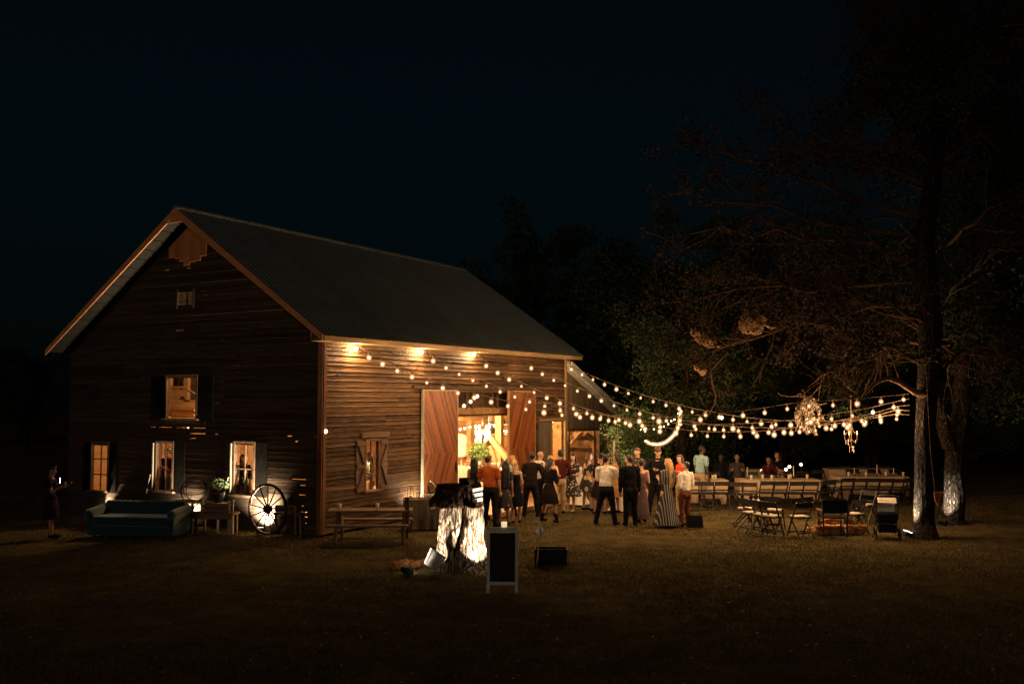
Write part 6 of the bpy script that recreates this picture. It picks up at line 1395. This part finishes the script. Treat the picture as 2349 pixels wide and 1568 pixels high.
# ---------------- middle tree behind the shed, bush at its foot
mt=empty('middle_tree',(0,0,0),0,'slim forked tree behind the shed where the rope light is tied','tree')
b=MB(); m0=G(1560,1134); 
def Mp(x,y,dy=0.): return AT(x,y,m0.y+dy)
trunk_mesh(b,[m0+Vector((0,0,-.1)),Mp(1561,1040),Mp(1563,960),Mp(1560,935)],[.24,.2,.17,.17],12,.16,9)
trunk_mesh(b,[Mp(1562,945),Mp(1552,915),Mp(1540,860),Mp(1520,760)],[.12,.10,.09,.06],8,.12,1); trunk_mesh(b,[Mp(1562,945),Mp(1570,912),Mp(1578,860),Mp(1600,740)],[.12,.09,.08,.05],8,.12,2); b.build('trunk',M['bark'],mt,True)
b=MB(); tt=[]
for k in range(26): q=Mp(1560+r_.uniform(-18,22),r_.uniform(760,960)); grow(b,q,Vector((r_.uniform(-1,1),r_.uniform(-1,.6),r_.uniform(-.2,1))),r_.uniform(.8,2.0),.03,3,r_,tt,.1,.8,(2,3),.004)
b.build('limb',M['limb'],mt,True)
leaf_cloud('crown',M['leaf'],mt,[(p.x,p.y,p.z,r_.uniform(.2,.5)) for p in tt if r_.random()<.5],16000,.10,12,.9,.5)
def bush(name,x,y,rad,h,n,label,mat='plant',seed=1,size=.08,dy=0,stems=8,z0=0):
    q=G(x,y)+Vector((0,dy,0)); t=inst(name,q,0,label,'bush' if name!='arch_plant' else 'plant'); r3=random.Random(seed); b=MB(); cs=[]
    for k in range(stems):
        a=r3.uniform(0,6.28); e=Vector((rad*.8*math.cos(a)*r3.random(),rad*.6*math.sin(a)*r3.random(),h*r3.uniform(.5,1))); b.tube([Vector((0,0,0)),e*.5+Vector((0,0,.1*h)),e],[.03,.02,.008],5); cs.append((*e,rad*r3.uniform(.3,.55)))
        cs.append((e.x*.6,e.y*.6,e.z*.55+z0,rad*r3.uniform(.3,.5)))
    b.build('stem',M['twig'],t); leaf_cloud('leaves',M[mat],t,cs,n,size,seed,.9,.45); return t
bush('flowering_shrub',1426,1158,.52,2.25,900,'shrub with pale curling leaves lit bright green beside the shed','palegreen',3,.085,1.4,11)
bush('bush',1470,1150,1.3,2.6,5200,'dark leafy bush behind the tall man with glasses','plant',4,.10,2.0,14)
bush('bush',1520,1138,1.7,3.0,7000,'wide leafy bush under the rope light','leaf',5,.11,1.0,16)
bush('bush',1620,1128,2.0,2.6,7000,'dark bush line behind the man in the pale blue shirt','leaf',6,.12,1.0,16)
b=MB(); post=G(1412,1160); tag(one('garden_pole',M['palewood'],None,'tube',[post+Vector((0,.6,0)),post+Vector((.03,.6,1.9))],.03,8),'thin pale pole standing beside the bright shrub','pole')
# ---------------- forest behind
def forest_tree(seed,h,rad,nl):
    r3=random.Random(seed); t=empty('forest_tree',(0,0,0)); b=MB(); trunk_mesh(b,[Vector((0,0,-.2)),Vector((.1,0,h*.35)),Vector((-.1,.1,h*.7)),Vector((0,0,h*.93))],[.30,.22,.13,.04],8,.12,seed); tt=[]
    for k in range(16):
        z=h*r3.uniform(.15,.9); a=r3.uniform(0,6.28); w_=rad*(1-.55*abs(z/h-.45)); e=Vector((w_*math.cos(a),w_*math.sin(a),z+h*.08)); p0=Vector((0,0,z-.3)); b.tube(bez(p0,e,4,r3,.08),[.09,.07,.05,.03,.012],5,cap=False)
        for f_ in (.35,.6,.85,1.0): q=p0.lerp(e,f_); tt.append((q.x+r3.uniform(-.5,.5),q.y+r3.uniform(-.5,.5),q.z+r3.uniform(-.4,.7),r3.uniform(.5,1.05)*rad/3))
    b.build('trunk',M['bark'],t,True); leaf_cloud('crown',M['leaf'],t,tt,nl,.20,seed,.85,.55); return t
pr=[forest_tree(3,11.5,3.4,15000),forest_tree(8,10,3.6,15000),forest_tree(17,12.5,3.2,15000)]
lab='dark leafy forest tree in the wood behind the barn and the lawn'
pos=[(7.0,45,0,1.0),(4.6,41.5,1,.95),(9.2,41,2,.92),(1.2,47,2,1.0),(-2.5,50,0,1.0),(12.5,42,1,.95),(15.8,41,0,.9),(6.6,38.5,1,.62),(19.2,43,2,.95),(22.8,41,1,.95),(26.5,45,0,1.0),(10.8,37.5,0,.55),(14.0,37.0,1,.50),(17.5,36.5,2,.5),(-6.5,52,1,.95),(30.5,42,2,1.0),(20.8,35.5,0,.55),(24.8,35,1,.6),(28.5,33,0,.8),(-26,62,1,.55),(-31,60,0,.6),(-36,64,2,.55),(-22,66,1,.55),(-40,60,0,.6),(-18,60,2,.45)]
for i,(x,y,k,sc) in enumerate(pos):
    o=pr[k] if i<3 and k==i and 0 else copy_tree(pr[k]); o.location=(x,y,0); o.rotation_euler=(0,0,i*1.3); o.scale=(sc*1.08,sc*1.08,sc); tag(o,lab,'tree','forest trees behind the lawn')
for q in pr:
    for c_ in list(q.children): bpy.data.objects.remove(c_)
    bpy.data.objects.remove(q)
